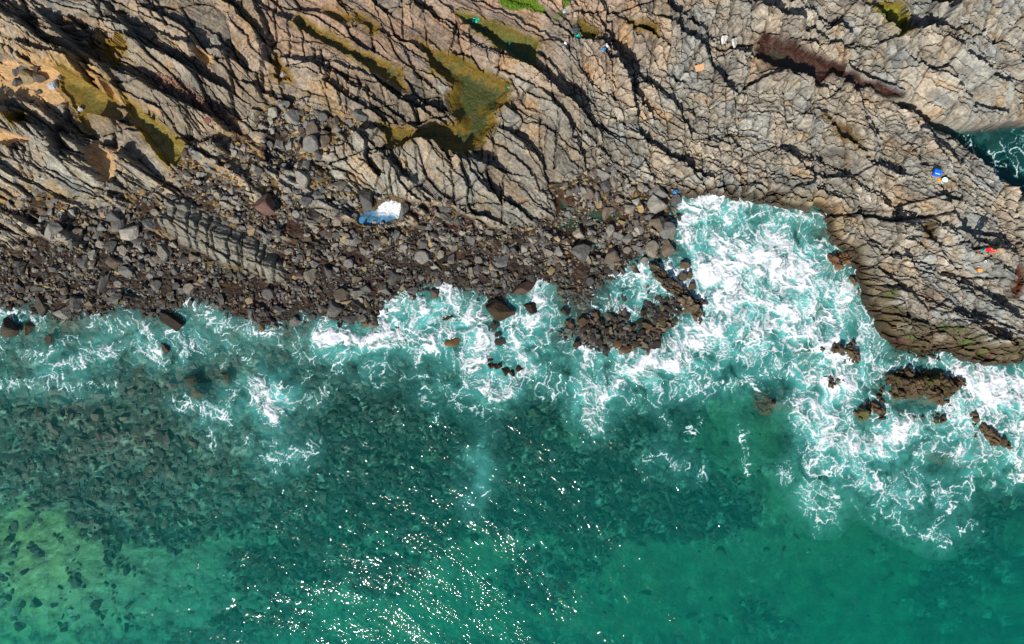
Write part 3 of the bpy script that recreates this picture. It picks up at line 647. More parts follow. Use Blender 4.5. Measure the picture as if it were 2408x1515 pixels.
# ------------------------------------------------------------------ mesh helpers
def new_mesh(name, verts, quads=None, tris=None, attrs=None, smooth=False):
    me = bpy.data.meshes.new(name)
    verts = np.ascontiguousarray(verts, F)
    me.vertices.add(len(verts)); me.vertices.foreach_set('co', verts.ravel())
    idx = []; tot = []
    if quads is not None and len(quads): idx.append(np.asarray(quads, np.int32).ravel()); tot.append(np.full(len(quads), 4, np.int32))
    if tris is not None and len(tris): idx.append(np.asarray(tris, np.int32).ravel()); tot.append(np.full(len(tris), 3, np.int32))
    idx = np.concatenate(idx); tot = np.concatenate(tot)
    me.loops.add(len(idx)); me.loops.foreach_set('vertex_index', idx)
    me.polygons.add(len(tot))
    me.polygons.foreach_set('loop_start', np.concatenate([[0], np.cumsum(tot)[:-1]]).astype(np.int32))
    try: me.polygons.foreach_set('loop_total', tot)
    except Exception: pass
    me.polygons.foreach_set('use_smooth', np.full(len(tot), smooth))
    for k, v in (attrs or {}).items():
        if v.ndim == 2:
            a = me.attributes.new(k, 'FLOAT_COLOR', 'POINT')
            a.data.foreach_set('color', np.concatenate([v, np.ones((len(v), 1), F)], 1).astype(F).ravel())
        else:
            a = me.attributes.new(k, 'FLOAT', 'POINT'); a.data.foreach_set('value', v.astype(F).ravel())
    me.update(calc_edges=True)
    return me

def link(name, me, m=None, parent=None, loc=None):
    o = bpy.data.objects.new(name, me)
    if m is not None and me is not None and not me.materials: me.materials.append(m)
    COL.objects.link(o)
    if parent is not None: o.parent = parent
    if loc is not None: o.location = loc
    return o

def tag(o, label=None, cat=None, group=None, kind=None):
    for k, v in (('label', label), ('category', cat), ('group', group), ('kind', kind)):
        if v: o[k] = v
    return o

VERT = np.stack([X.ravel(), Y.ravel(), Zg.ravel()], 1)
CF = C.reshape(-1, 3); WF = wet.ravel()
ii, jj = np.meshgrid(np.arange(NX - 1), np.arange(NY - 1))
q0 = (jj * NX + ii).ravel()
QUADS = np.stack([q0, q0 + 1, q0 + 1 + NX, q0 + NX], 1)

def sheet(name, qsel, m, parent=None):
    q = QUADS[qsel]
    vid, inv = np.unique(q.ravel(), return_inverse=True)
    me = new_mesh(name, VERT[vid], inv.reshape(-1, 4), attrs={'Col': CF[vid], 'Wet': WF[vid]})
    return link(name, me, m, parent)

def atq(a):  # value of a grid map at each face's first corner
    return a[:-1, :-1].ravel()
q_land = atq(fL) > -0.35
q_rock = (atq(rockw) > 0.5) & q_land
q_sand = (atq(sandw) > 0.5)
q_inlet = atq(fI) > 0.1
q_seab = (~q_land) | q_inlet
q_spur = (atq(fSpur) > 0) & ~q_sand
q_band = (atq(fBand) > 0)
q_pool = atq(poolw) > .6
q_sand &= ~q_seab
q_bed = q_rock & ~q_sand & ~q_seab & ~q_spur & ~q_band
q_beach = ~q_bed & ~q_sand & ~q_seab & ~q_spur & ~q_band
fine = (np.abs(atq(X)) < 33.1) & (atq(Y) < 21.5)
cellid = (atq(c1i).astype(np.int64) + 5000) * 20000 + atq(c1j) + 10000
slab_ok = q_bed & fine & (atq(e1) > 0.05) & ~q_pool
order = np.flatnonzero(slab_ok)
ids, inv, cnt = np.unique(cellid[order], return_inverse=True, return_counts=True)
top = np.argsort(-cnt)[:300]; top = top[cnt[top] > 120]
rank = np.full(len(ids), -1); rank[top] = np.arange(len(top))
who = np.full(len(QUADS), -1); who[order] = rank[inv]
bedrock = sheet('bedrock', q_bed & (who < 0) & (~slab_ok), M_ROCK)
tag(bedrock, 'fractured tan and grey bedrock platform of tilted beds along the shore', kind='structure')
rest = q_bed & (who < 0) & slab_ok
if rest.any(): tag(sheet('rock_fragments', rest, M_ROCK, bedrock), kind='stuff')
so = np.argsort(who, kind='stable'); so = so[who[so] >= 0]
bounds = np.searchsorted(who[so], np.arange(len(top) + 1))
for k in range(len(top)):
    sheet('rock_slab', so[bounds[k]:bounds[k + 1]], M_ROCK, bedrock)
print('slabs', len(top))
tag(sheet('shingle_beach', q_beach, M_STONE), 'dark shingle beach of weedy stones between bedrock and surf', kind='structure')
tag(sheet('sand', q_sand, M_STONE), 'pale orange sand caught between the rock ridges at left', kind='structure')
jc = int(np.searchsorted(AY, -4.9))
qn = QUADS[q_seab & ~q_spur & (np.repeat(np.arange(NY - 1), NX - 1) >= jc)]
vid, inv = np.unique(qn.ravel(), return_inverse=True)
cols = np.unique(np.append(np.arange(0, NX, 2), NX - 1)); idg = (np.arange(jc + 2)[:, None] * NX + cols[None, :])
nc = len(cols); ib, jb_ = np.meshgrid(np.arange(nc - 1), np.arange(jc + 1)); k0 = (jb_ * nc + ib).ravel()
far = np.stack([k0, k0 + 1, k0 + 1 + nc, k0 + nc], 1) + len(vid); vfar = VERT[idg.ravel()].copy(); vfar[-nc:, 2] -= .15
me = new_mesh('seabed', np.concatenate([VERT[vid], vfar]), np.concatenate([inv.reshape(-1, 4), far]), attrs={'Col': np.concatenate([CF[vid], CF[idg.ravel()]]), 'Wet': np.concatenate([WF[vid], WF[idg.ravel()]])})
tag(link('seabed', me, M_BED), 'sand and weedy cobbles on the seabed seen through green water', kind='structure')
tag(sheet('banded_rock', q_band & ~q_spur, M_ROCK), 'grey rib of closely jointed banded rock rising out of the shingle', 'rock')
tag(sheet('rock_spur', q_spur & ~q_band, M_ROCK), 'narrow brown rock spur running into the foam below the boulders', 'rock')

# ------------------------------------------------------------------ the sea
def wave(x, y, amp=1.0):
    a = math.radians(-38)
    s = x * math.cos(a) + y * math.sin(a); t = -x * math.sin(a) + y * math.cos(a)
    w1 = fbm(x / 5, y / 5, 200, 2)
    h = 0.09 * np.sin(t * 2 * np.pi / 4.6 + 2.2 * w1 + s * .25) * (0.6 + 0.6 * w1)
    h += 0.10 * noise(s / 2.6, t / 1.0, 201) + 0.05 * noise(s / 1.2, t / 0.5, 202) + 0.10 * fbm(x / 2.6, y / 2.6, 203, 2)
    return h * amp
AXs = axis(-140, 140, lambda v: 0.13 if -34 < v < 34 else 0.4 + 0.3 * (abs(v) - 34))
AYs = axis(-140, 60, lambda v: 0.13 if -22 < v < 13 else 0.4 + 0.3 * min(abs(v + 22), abs(v - 13)))
SX, SY = np.meshgrid(AXs, AYs)
spx = 1440 + SX * S; spy = 906 - SY * S
calm = sstep(2.0, -2.0, samp(dL, spx, spy))
SZ = wave(SX, SY, 0.25 + 0.27 * calm).astype(F)
nx, ny = len(AXs), len(AYs); N = nx * ny
vt = np.stack([SX.ravel(), SY.ravel(), SZ.ravel()], 1)
ia, ja = np.meshgrid(np.arange(nx - 1), np.arange(ny - 1)); k0 = (ja * nx + ia).ravel()
qs = np.stack([k0, k0 + 1, k0 + 1 + nx, k0 + nx], 1)
ring = np.concatenate([np.arange(nx), nx - 1 + nx * np.arange(1, ny), (ny - 1) * nx + np.arange(nx - 2, -1, -1), nx * np.arange(ny - 2, 0, -1)])
vb = vt[ring].copy(); vb[:, 2] = -9.0
rb = N + np.arange(len(ring))
side = np.stack([ring, rb, np.roll(rb, -1), np.roll(ring, -1)], 1)
allv = np.concatenate([vt, vb, [[0, 0, -9.0]]])
cid = len(allv) - 1
bt = np.stack([rb, np.full(len(rb), cid), np.roll(rb, -1)], 1)
m, n, l = mat('sea_water'); g = NG(m)
n.remove(n['Principled BSDF']); out = n['Material Output']
p = g.pos()
rp = g.mapping(p, (0.75, 1.9, 1), (0, 0, math.radians(38)))
r1_ = g.noise(rp, 2.3, 2, 0.62)
bn = g.bump(r1_, 1.0, 0.074)
gl = n.new('ShaderNodeBsdfGlossy'); gl.inputs['Roughness'].default_value = 0.05; l.new(bn, gl.inputs['Normal'])
tr = n.new('ShaderNodeBsdfTransparent')
fr = schlick(g, bn)
mx = n.new('ShaderNodeMixShader'); l.new(fr, mx.inputs[0]); l.new(tr.outputs[0], mx.inputs[1]); l.new(gl.outputs[0], mx.inputs[2])
l.new(mx.outputs[0], out.inputs['Surface'])
va = n.new('ShaderNodeVolumeAbsorption'); va.inputs['Color'].default_value = (0.0, 0.885, 0.83, 1); va.inputs['Density'].default_value = 0.46
vs = n.new('ShaderNodeVolumeScatter'); vs.inputs['Color'].default_value = (0.02, 0.88, 0.78, 1); vs.inputs['Density'].default_value = 0.068
vs.inputs['Anisotropy'].default_value = 0.0
ad = n.new('ShaderNodeAddShader'); l.new(va.outputs[0], ad.inputs[0]); l.new(vs.outputs[0], ad.inputs[1]); l.new(ad.outputs[0], out.inputs['Volume'])
M_SEA = m
sea = link('sea', new_mesh('sea', allv, np.concatenate([qs, side]), bt, smooth=True), M_SEA)
tag(sea, 'clear teal green sea with ripples and sun glitter over the rocky bottom', kind='structure')

# ------------------------------------------------------------------ foam lying on the sea
FOAM = [  # pixels, radius, strength
 ([(1940,600),(1990,575),(2010,560)],48,.98),([(1930,590),(1930,660)],34,.8),([(2050,570),(2200,600),(2310,620)],36,.62),([(1960,660),(2060,640),(2160,620),(2280,640)],60,.58),
 ([(2060,690),(2150,720),(2230,760)],95,1.0),([(1990,760),(2050,830),(2120,900)],85,.97),([(2150,780),(2230,850),(2310,920)],90,.85),([(2290,700),(2340,790),(2380,860)],60,.72),
 ([(2310,930),(2370,1000),(2360,1080)],62,.9),([(2240,960),(2290,1060),(2370,1130)],48,.7),([(2040,960),(2150,990),(2230,1000)],75,.55),([(1950,950),(1880,1000),(1800,1030)],62,.92),
 ([(1900,1000),(1960,960),(1990,920)],62,.95),([(1800,1030),(1720,1060),(1670,1110)],42,.7),([(1670,1100),(1665,1190)],42,.8),([(1700,1080),(1800,1090),(1900,1070),(2000,1030)],52,.5),
 ([(1890,1108),(1990,1086),(2080,1072),(2140,1084)],18,.62),([(2060,1090),(2080,1200),(2105,1330)],11,.42),([(1660,1060),(1640,1120)],35,.5),
 ([(2260,1150),(2330,1200),(2400,1250)],58,.85),([(2400,1260),(2500,1250),(2550,1190)],44,.85),([(2300,1260),(2290,1360),(2320,1440)],48,.62),([(2340,1300),(2440,1350),(2560,1370)],50,.55),
 ([(2450,1390),(2600,1400),(2700,1380),(2780,1340)],36,.5),([(2700,1400),(2630,1475)],11,.6),([(2590,1500),(2660,1520)],26,.5),([(2480,1440),(2560,1480)],40,.35),([(2740,1470),(2700,1500)],16,.5),
 ([(2710,1070),(2790,1100),(2890,1110)],64,1.0),([(2700,1140),(2800,1180),(2890,1200)],48,.8),([(2790,1190),(2850,1250),(2890,1310)],44,.72),([(2860,1335)],26,.9),([(2640,1000),(2700,1030),(2760,1050)],34,.6),
 ([(2480,1010),(2560,1030),(2660,1030)],34,.52),([(2445,880),(2445,970),(2470,1040),(2400,1090)],38,.62),([(2400,760),(2410,820)],26,.55),([(2400,1080),(2450,1130),(2480,1180)],40,.5),
 ([(2640,1180),(2720,1210),(2780,1270)],48,.62),([(2560,1240),(2650,1260),(2740,1300)],42,.58),
 ([(900,955),(960,945),(1040,962),(1120,945),(1210,955)],30,1.0),([(912,902)],22,.9),([(1080,880),(1130,845),(1180,870),(1140,905)],40,.82),([(1080,920),(1070,880)],26,.95),
 ([(1250,820),(1290,860),(1340,905),(1370,950)],40,.92),([(1260,880),(1250,930),(1300,950)],34,.85),([(1360,960),(1350,1010)],38,.85),([(1150,900),(1220,930)],50,.55),
 ([(1300,1000),(1320,1060),(1400,1110)],30,.75),([(1400,1110),(1450,1080),(1480,1040)],30,.75),([(1290,1040),(1350,1080),(1440,1060)],24,.5),([(1440,960),(1490,900),(1520,840),(1510,795)],42,.72),
 ([(1430,1000),(1500,985),(1530,960)],32,.62),([(1530,860),(1560,900),(1540,950)],34,.55),([(1590,870),(1600,850)],16,.5),
 ([(1735,760),(1790,790),(1860,830)],52,.66),([(1805,755),(1800,780)],26,.75),([(1885,770),(1940,840),(2000,860)],48,.85),([(1720,860),(1780,885)],24,.75),([(1860,840),(1930,890)],36,.55),([(1890,760),(1920,740)],26,.8),
 ([(1760,905),(1800,880),(1830,865)],16,.6),([(1720,960),(1740,990)],22,.7),([(1640,965),(1670,985)],24,.7),([(1580,950),(1600,980)],26,.5),([(1660,1000),(1640,1060),(1680,1120)],30,.6),
 ([(0,872),(60,882),(110,905)],24,.62),([(20,930),(0,960)],30,.4),([(255,880),(300,900),(340,930)],20,.55),([(260,925),(330,905)],16,.55),([(365,895),(420,925),(440,985)],20,.6),
 ([(130,1080),(200,1020),(300,985),(390,975),(470,1015)],26,.6),([(0,1082),(110,1080),(220,1088),(330,1078)],15,.5),([(120,1000),(160,1040)],24,.5),([(210,960),(260,990)],26,.4),([(60,1000),(140,990)],26,.4),
 ([(525,850),(560,870),(620,890),(640,930)],24,.62),([(490,960),(550,975)],40,.62),([(640,910),(740,930)],26,.5),([(770,920),(800,970),(840,990)],26,.55),([(640,960),(700,1000)],34,.4),
 ([(725,1090),(755,1140),(775,1160)],40,.92),([(735,1085),(800,1100)],30,.6),([(530,1140),(600,1150),(640,1190)],26,.52),([(660,1100),(620,1160)],22,.5),([(600,1200),(590,1280)],14,.45),
 ([(740,1290),(820,1280),(870,1260)],28,.5),([(750,1330),(810,1300)],16,.5),([(800,1150),(900,1110)],30,.42),([(480,1120),(520,1160)],14,.5),
 ([(930,990),(1000,1010),(1060,1050)],48,.4),([(1170,990),(1190,1060),(1200,1110)],24,.55),([(1190,1110),(1230,1170)],18,.35),([(1240,1060),(1270,1130),(1370,1170)],20,.35),([(1290,1120),(1400,1200)],30,.3),
 ([(1440,1020),(1560,1060),(1640,1090)],60,.35),([(1820,1280),(1900,1310),(1960,1325)],24,.45),([(1890,1200),(1880,1160)],18,.4),([(1950,1180),(1930,1260)],24,.3),([(2200,1310),(2240,1400),(2290,1440)],22,.4),
 ([(2740,390),(2800,430),(2880,470)],40,.5),([(2720,370),(2700,350)],20,.3),([(2790,480),(2850,500)],22,.4),([(2860,380)],26,.4),
 ([(700,1230),(760,1250)],26,.35),([(560,880),(620,930)],24,.5),([(880,1010),(860,1060)],30,.3),([(1090,1000),(1080,1090)],26,.3),([(1470,880),(1440,920)],40,.7),([(1500,1080),(1560,1130)],30,.3),
]
dens = np.zeros_like(GPX)
for pts, r, a in FOAM:
    if len(pts) == 1: pts = pts + [(pts[0][0] + 1, pts[0][1])]
    D, _ = seg_dist(GPX, GPY, pts)
    dens = np.maximum(dens, a * sstep(1.55, 0.35, D / r))
sheltered = sstep(-9.0, -0.5, dL) * sstep(500, 1300, GPX)
dens = np.maximum(dens, 0.27 * sheltered); dens = np.maximum(dens, 0.2 * sstep(-5, -.5, dL))
dens = np.where(dI > -.3, np.minimum(dens, .3), dens)
HOLES = [((2105,640),40,.35),((2260,680),40,.3),((2105,890),34,.45),((2060,650),30,.25),((1990,690),26,.25),((2000,1130),60,.3),((1970,1010),28,.3),((1150,880),36,.3),((1160,935),30,.3)]
for (hx, hy), r, a in HOLES:
    dens *= 1 - a * np.exp(-(((GPX - hx) / r) ** 2 + ((GPY - hy) / r) ** 2))
milk = blur((dens * (dens > 0.3)).astype(F), 6, 2) * 1.15
for (hx, hy), rx, ry, a in [((1345,1330),55,75,.42),((1330,1400),45,60,.25),((1650,1180),50,50,.3),((1720,1030),80,60,.3),((1250,1010),90,40,.3),((430,960),160,40,.3),((700,930),120,26,.3),((2310,1430),60,40,.35),((2560,1300),100,50,.25),((60,890),70,22,.35),((2000,1060),140,50,.3),((1350,1210),60,60,.2),((2440,950),30,60,.3)]:
    milk = np.maximum(milk, a * np.exp(-(((GPX - hx) / rx) ** 2 + ((GPY - hy) / ry) ** 2)))
FG = 0.048
milk *= sstep(.1, -.1, dI)
fa = np.arange(-33.0, 33.0, FG).astype(F); fb_ = np.arange(-17.5, 13, FG).astype(F)
FX, FY = np.meshgrid(fa, fb_); shp = FX.shape
fpx, fpy = 1440 + FX * S, 906 - FY * S
fd = samp(dens.astype(F), fpx + 14 * fbm(FX * .8, FY * .8, 301, 3), fpy + 14 * fbm(FX * .8 + 7, FY * .8, 302, 3)); fm = samp(milk.astype(F), fpx, fpy)
ter = hz(FX, FY)
sel = ((fd > 0.1) | (fm > 0.05)) & (ter < 0.5)
x, y, d, mk = FX[sel], FY[sel], fd[sel], fm[sel]
qx = x + 0.9 * fbm(x * .45, y * .45, 310, 2) + 0.30 * fbm(x * 1.7, y * 1.7, 311, 2) + 0.08 * fbm(x * 6, y * 6, 312, 2)
qy = y + 0.9 * fbm(x * .45 + 31, y * .45, 313, 2) + 0.30 * fbm(x * 1.7 + 9, y * 1.7, 314, 2) + 0.08 * fbm(x * 6 + 5, y * 6, 315, 2)
nb = fbm(qx * .8, qy * .8, 316, 4); nf = fbm(qx * 3.2, qy * 3.2, 317, 3); thick = np.clip(0.8 + 1.5 * fbm(qx * 1.1, qy * 1.1, 318, 3), .2, 2.4)
fl_ = math.radians(-55)
sx_ = (qx * math.cos(fl_) + qy * math.sin(fl_)) * .62; sy_ = -qx * math.sin(fl_) + qy * math.cos(fl_)
cs_ = np.clip(1 + .5 * fbm(x / 3, y / 3, 330, 2), .6, 1.5)
e_a = vor(sx_ / .66, sy_ / .60, .66, .60, 321, 1.0)[4]; e_b = vor(sx_ / .31, sy_ / .30, .31, .30, 322, 1.0)[4]; e_c = vor(sx_ / .155, sy_ / .15, .155, .15, 323, 1.0)[4]
def ridged(a, b, seed, octv=5):
    r = 0; am = 1.0; t = 0; f = 1.0
    for k in range(octv):
        r = r + am * (1 - np.abs(noise(a * F(f), b * F(f), seed + k))) ** 2; t += am; am *= .58; f *= 2.1
    return r / F(t)
gate = nb + d * 1.35
froth = fbm(qx * 1.1, qy * 1.1, 331, 6, .66)
rg = ridged(sx_ * 1.35, sy_ * 1.2, 340); rg2 = ridged(sx_ * 2.9 + 4, sy_ * 2.6, 350, 4)
streak = fbm((x + .5 * froth) * 2.6 + y * .8, y * .55 - x * .2, 360, 4, .6)             # drawn out by the backwash
wide = np.clip(0.5 + 1.3 * nb + .6 * d, .15, 1.6)
va_ = np.clip(1.5 * (1.1 - e_a / (thick * (0.027 + 0.050 * d * d))), 0, 1) * sstep(0.24, 0.52, gate)
vb_ = np.clip(1.4 * (1.0 - e_b / (thick * (0.020 + 0.034 * d * d))), 0, 1) * sstep(0.5, 0.9, gate) * sstep(-.2, .3, streak + .2)
th1 = 0.80 - .17 * d * wide; th2 = .82 - .14 * d * wide
ra = sstep(th1, th1 + .13, rg) * sstep(.32, .62, gate); rb_ = sstep(th2, th2 + .12, rg2) * sstep(.55, .9, gate)
lace = np.maximum(np.maximum(va_ * .95, vb_ * .8), np.maximum(ra, rb_ * .8))
halo = sstep(.25, 1.15, d * .9 + .75 * froth + .5 * (rg - .55) + .25 * streak) * .42 * sstep(.2, .45, d)
solid = sstep(0.92, 1.42, d * 1.2 + 0.62 * froth + .55 * (rg - .5) + .25 * streak + .15 * nb)
foam_a = np.maximum(np.maximum(lace * np.clip(0.8 + 0.9 * froth, .25, 1), halo), solid * np.clip(0.92 + .5 * nf, .6, 1))
milk_a = np.clip(mk * (0.58 + 0.9 * nb + .3 * froth), 0, .7)
al = np.clip(np.maximum(foam_a, milk_a), 0, 1)
AL = np.zeros(shp, F); AL[sel] = al; FO = np.zeros(shp, F); FO[sel] = np.clip(foam_a, 0, 1)
FZ = wave(FX, FY, 0.25 + 0.27 * sstep(2.0, -2.0, samp(dL, fpx, fpy))) + 0.02 + 0.16 * FO * sstep(.35, 1, fd)
keep = AL > 0.02
kq = keep[:-1, :-1] | keep[1:, :-1] | keep[:-1, 1:] | keep[1:, 1:]
kq &= (ter < .5)[:-1, :-1]
b, a = np.nonzero(kq); w0 = b * len(fa) + a
q = np.stack([w0, w0 + 1, w0 + 1 + len(fa), w0 + len(fa)], 1)
vid, inv = np.unique(q.ravel(), return_inverse=True)
FV = np.stack([FX.ravel(), FY.ravel(), FZ.ravel()], 1)[vid]
fw = sstep(0.12, 0.62, FO).ravel()[vid][:, None]
FC = (lin((100, 204, 196)) * (1 - fw) + np.array([0.84, 0.87, 0.90]) * fw).astype(F)
m, n, l = mat('foam'); g = NG(m); n.remove(n['Principled BSDF'])
df = n.new('ShaderNodeBsdfDiffuse'); tr = n.new('ShaderNodeBsdfTransparent'); mx = n.new('ShaderNodeMixShader')
l.new(g.attr('Col', 'Color'), df.inputs[0]); l.new(g.attr('Cover'), mx.inputs[0]); l.new(tr.outputs[0], mx.inputs[1]); l.new(df.outputs[0], mx.inputs[2])
l.new(mx.outputs[0], n['Material Output'].inputs['Surface'])
M_FOAM = m
foam = link('foam', new_mesh('foam', FV, inv.reshape(-1, 4), attrs={'Col': FC, 'Cover': AL.ravel()[vid]}, smooth=True), M_FOAM)
tag(foam, 'white surf foam and milky wash floating on the sea along the rocks', 'foam', kind='stuff')
print('foam quads', len(q))

# ------------------------------------------------------------------ rock pools: still water
m, n, l = mat('pool_water'); g = NG(m); n.remove(n['Principled BSDF']); out = n['Material Output']
p = g.pos(); bn = g.bump(g.noise(p, 3.0, 3, .5), 0.12, 0.03)
gl = n.new('ShaderNodeBsdfGlossy'); gl.inputs['Roughness'].default_value = 0.03; l.new(bn, gl.inputs['Normal'])
tr = n.new('ShaderNodeBsdfTransparent'); tr.inputs['Color'].default_value = (0.93, 0.94, 0.88, 1)
fr = schlick(g, bn)
mx = n.new('ShaderNodeMixShader'); l.new(fr, mx.inputs[0]); l.new(tr.outputs[0], mx.inputs[1]); l.new(gl.outputs[0], mx.inputs[2]); l.new(mx.outputs[0], out.inputs['Surface'])
M_POOL = m
def grow(pts, d):
    cx = sum(p[0] for p in pts) / len(pts); n_ = len(pts); out = []
    area = sum(pts[i][0] * pts[(i + 1) % n_][1] - pts[(i + 1) % n_][0] * pts[i][1] for i in range(n_))
    sgn = 1 if area > 0 else -1
    for i in range(n_):
        a = Vector(pts[i - 1]); b = Vector(pts[i]); c = Vector(pts[(i + 1) % n_])
        t = ((b - a).normalized() + (c - b).normalized())
        t = t.normalized() if t.length > 1e-6 else (c - b).normalized()
        out.append((b.x + t.y * d * sgn, b.y - t.x * d * sgn))
    return out
for nm, (pts, dep, ca_, cb_, drop) in POOLS.items():
    z = POOL_Z[nm]
    bm = bmesh.new()
    vs_ = [bm.verts.new((*p2w(x, y), z)) for x, y in grow(pts, 7)]
    es = [bm.edges.new((vs_[i], vs_[(i + 1) % len(vs_)])) for i in range(len(vs_))]
    bmesh.ops.triangle_fill(bm, use_beauty=True, edges=es)
    for f_ in bm.faces:
        if f_.normal.z < 0: f_.normal_flip()
    me = bpy.data.meshes.new('pool_water'); bm.to_mesh(me); bm.free()
    o = link('pool_water', me, M_POOL); tag(o, kind='structure')

exec_later = []
# ------------------------------------------------------------------ stones
def on_ground(px, py):
    """the spot of the finished ground that was traced at this pixel"""
    x, y = p2w(px, py)
    for _ in range(4): x, y = p2w(px, py, z=max(float(hz(x, y)), 0.0))
    return x, y
def rock_mesh(name, seed, sub=3, cuts=11, rough=0.05):
    r = random.Random(seed); bm = bmesh.new()
    bmesh.ops.create_icosphere(bm, subdivisions=sub, radius=1.0)
    planes = []
    for k in range(cuts):
        v = Vector((r.gauss(0, 1), r.gauss(0, 1), r.gauss(0, .8))).normalized(); planes.append((v, r.uniform(0.30, 0.70)))
    for v in bm.verts:
        c = v.co.copy()
        for nrm, d in planes:
            e = c.dot(nrm) - d
            if e > 0: c -= nrm * e * 0.985
        from mathutils import noise as mn
        c += c.normalized() * (mn.noise(c * 2.2 + Vector((seed, 0, 0))) * rough * 1.6 + mn.noise(c * 6 + Vector((0, seed, 0))) * rough * .5)
        v.co = c
    # normalise the size to a 1 x 1 footprint
    xs = [v.co.x for v in bm.verts]; ys = [v.co.y for v in bm.verts]; zs = [v.co.z for v in bm.verts]
    for v in bm.verts:
        v.co = Vector(((v.co.x - (max(xs) + min(xs)) / 2) / (max(xs) - min(xs)), (v.co.y - (max(ys) + min(ys)) / 2) / (max(ys) - min(ys)), (v.co.z - min(zs)) / (max(zs) - min(zs))))
    me = bpy.data.meshes.new(name); bm.to_mesh(me); bm.free()
    me.materials.append(M_BOULDER)
    return me
LIB = [rock_mesh('boulder', 100 + k, 3, 8 + k % 6, 0.035) for k in range(18)]

ZONES = [((150, 650), 'left of the banded rib'), ((330, 650), 'above left of the banded rib'), ((300, 800), 'below left of the banded rib'), ((560, 830), 'below the banded rib'), ((640, 470), 'above the banded rib'),
 ((900, 340), 'on the rubble above the dark hollow'), ((860, 530), 'left of the foam-filled pool'), ((1000, 680), 'below the foam-filled pool'), ((1180, 640), 'right of the foam-filled pool'), ((940, 850), 'by the surf, left of the white breaker'),
 ((1200, 770), 'above the white breaker'), ((1350, 700), 'under the grey bedrock dome'), ((1560, 700), 'below the red weed pool'), ((1700, 540), 'right of the red weed pool'), ((1850, 600), 'along the edge of the foaming bay'),
 ((1750, 930), 'on the stony spit amid the foam'), ((1640, 790), 'at the head of the stony spit'), ((60, 930), 'in the foam at the left edge'), ((530, 1080), 'awash off the left shore'), ((1400, 880), 'in the foam beside the spit'), ((150, 850), 'at the tideline far left'), ((760, 800), 'right of the banded rib')]
BOULDERS = []
GREYS = [(124, 121, 114), (136, 127, 112), (102, 100, 95), (112, 100, 86), (144, 139, 128), (92, 90, 87)]
CNAME = ['grey', 'tan-grey', 'dark grey', 'brown', 'pale grey', 'charcoal grey']
occupied = []
def boulder(px, py, w, h, ang=None, col=None, hgt=None, sink=0.25, label=None, name='boulder', lvl=None, cname=None):
    x, y = on_ground(px, py) if lvl is None else p2w(px, py, z=0.1); k = 1 / S
    r = random.Random(int(px * 7 + py * 13))
    me = LIB[r.randrange(len(LIB))]
    o = bpy.data.objects.new(name, me); COL.objects.link(o)
    sx, sy = w * k, h * k
    sz = (hgt if hgt else 0.62 * min(sx, sy) + 0.12 * max(sx, sy)) * r.uniform(.85, 1.15)
    xs = np.array([x, x + sx * .3, x - sx * .3, x, x]); ys = np.array([y, y, y, y + sy * .3, y - sy * .3])
    z = float(np.median(hz(xs, ys))) if lvl is None else lvl
    o.location = (x, y, z - sink * sz)
    o.scale = (sx, sy, sz)
    o.rotation_euler = (r.uniform(-.12, .12), r.uniform(-.12, .12), math.radians(-(ang if ang is not None else r.uniform(-25, 25))))
    ci = r.randrange(len(GREYS)) if col is None else None
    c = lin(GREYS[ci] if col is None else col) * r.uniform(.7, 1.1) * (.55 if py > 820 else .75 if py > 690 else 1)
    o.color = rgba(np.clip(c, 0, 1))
    occupied.append((x, y, max(sx, sy) / 2))
    BOULDERS.append(dict(o=o, px=px, py=py, size=max(w, h), asp=max(w, h) / min(w, h), cname=cname or (CNAME[ci] if ci is not None else 'brown'), label=label))
    return o
BR = (104, 88, 66); DK = (70, 64, 56)
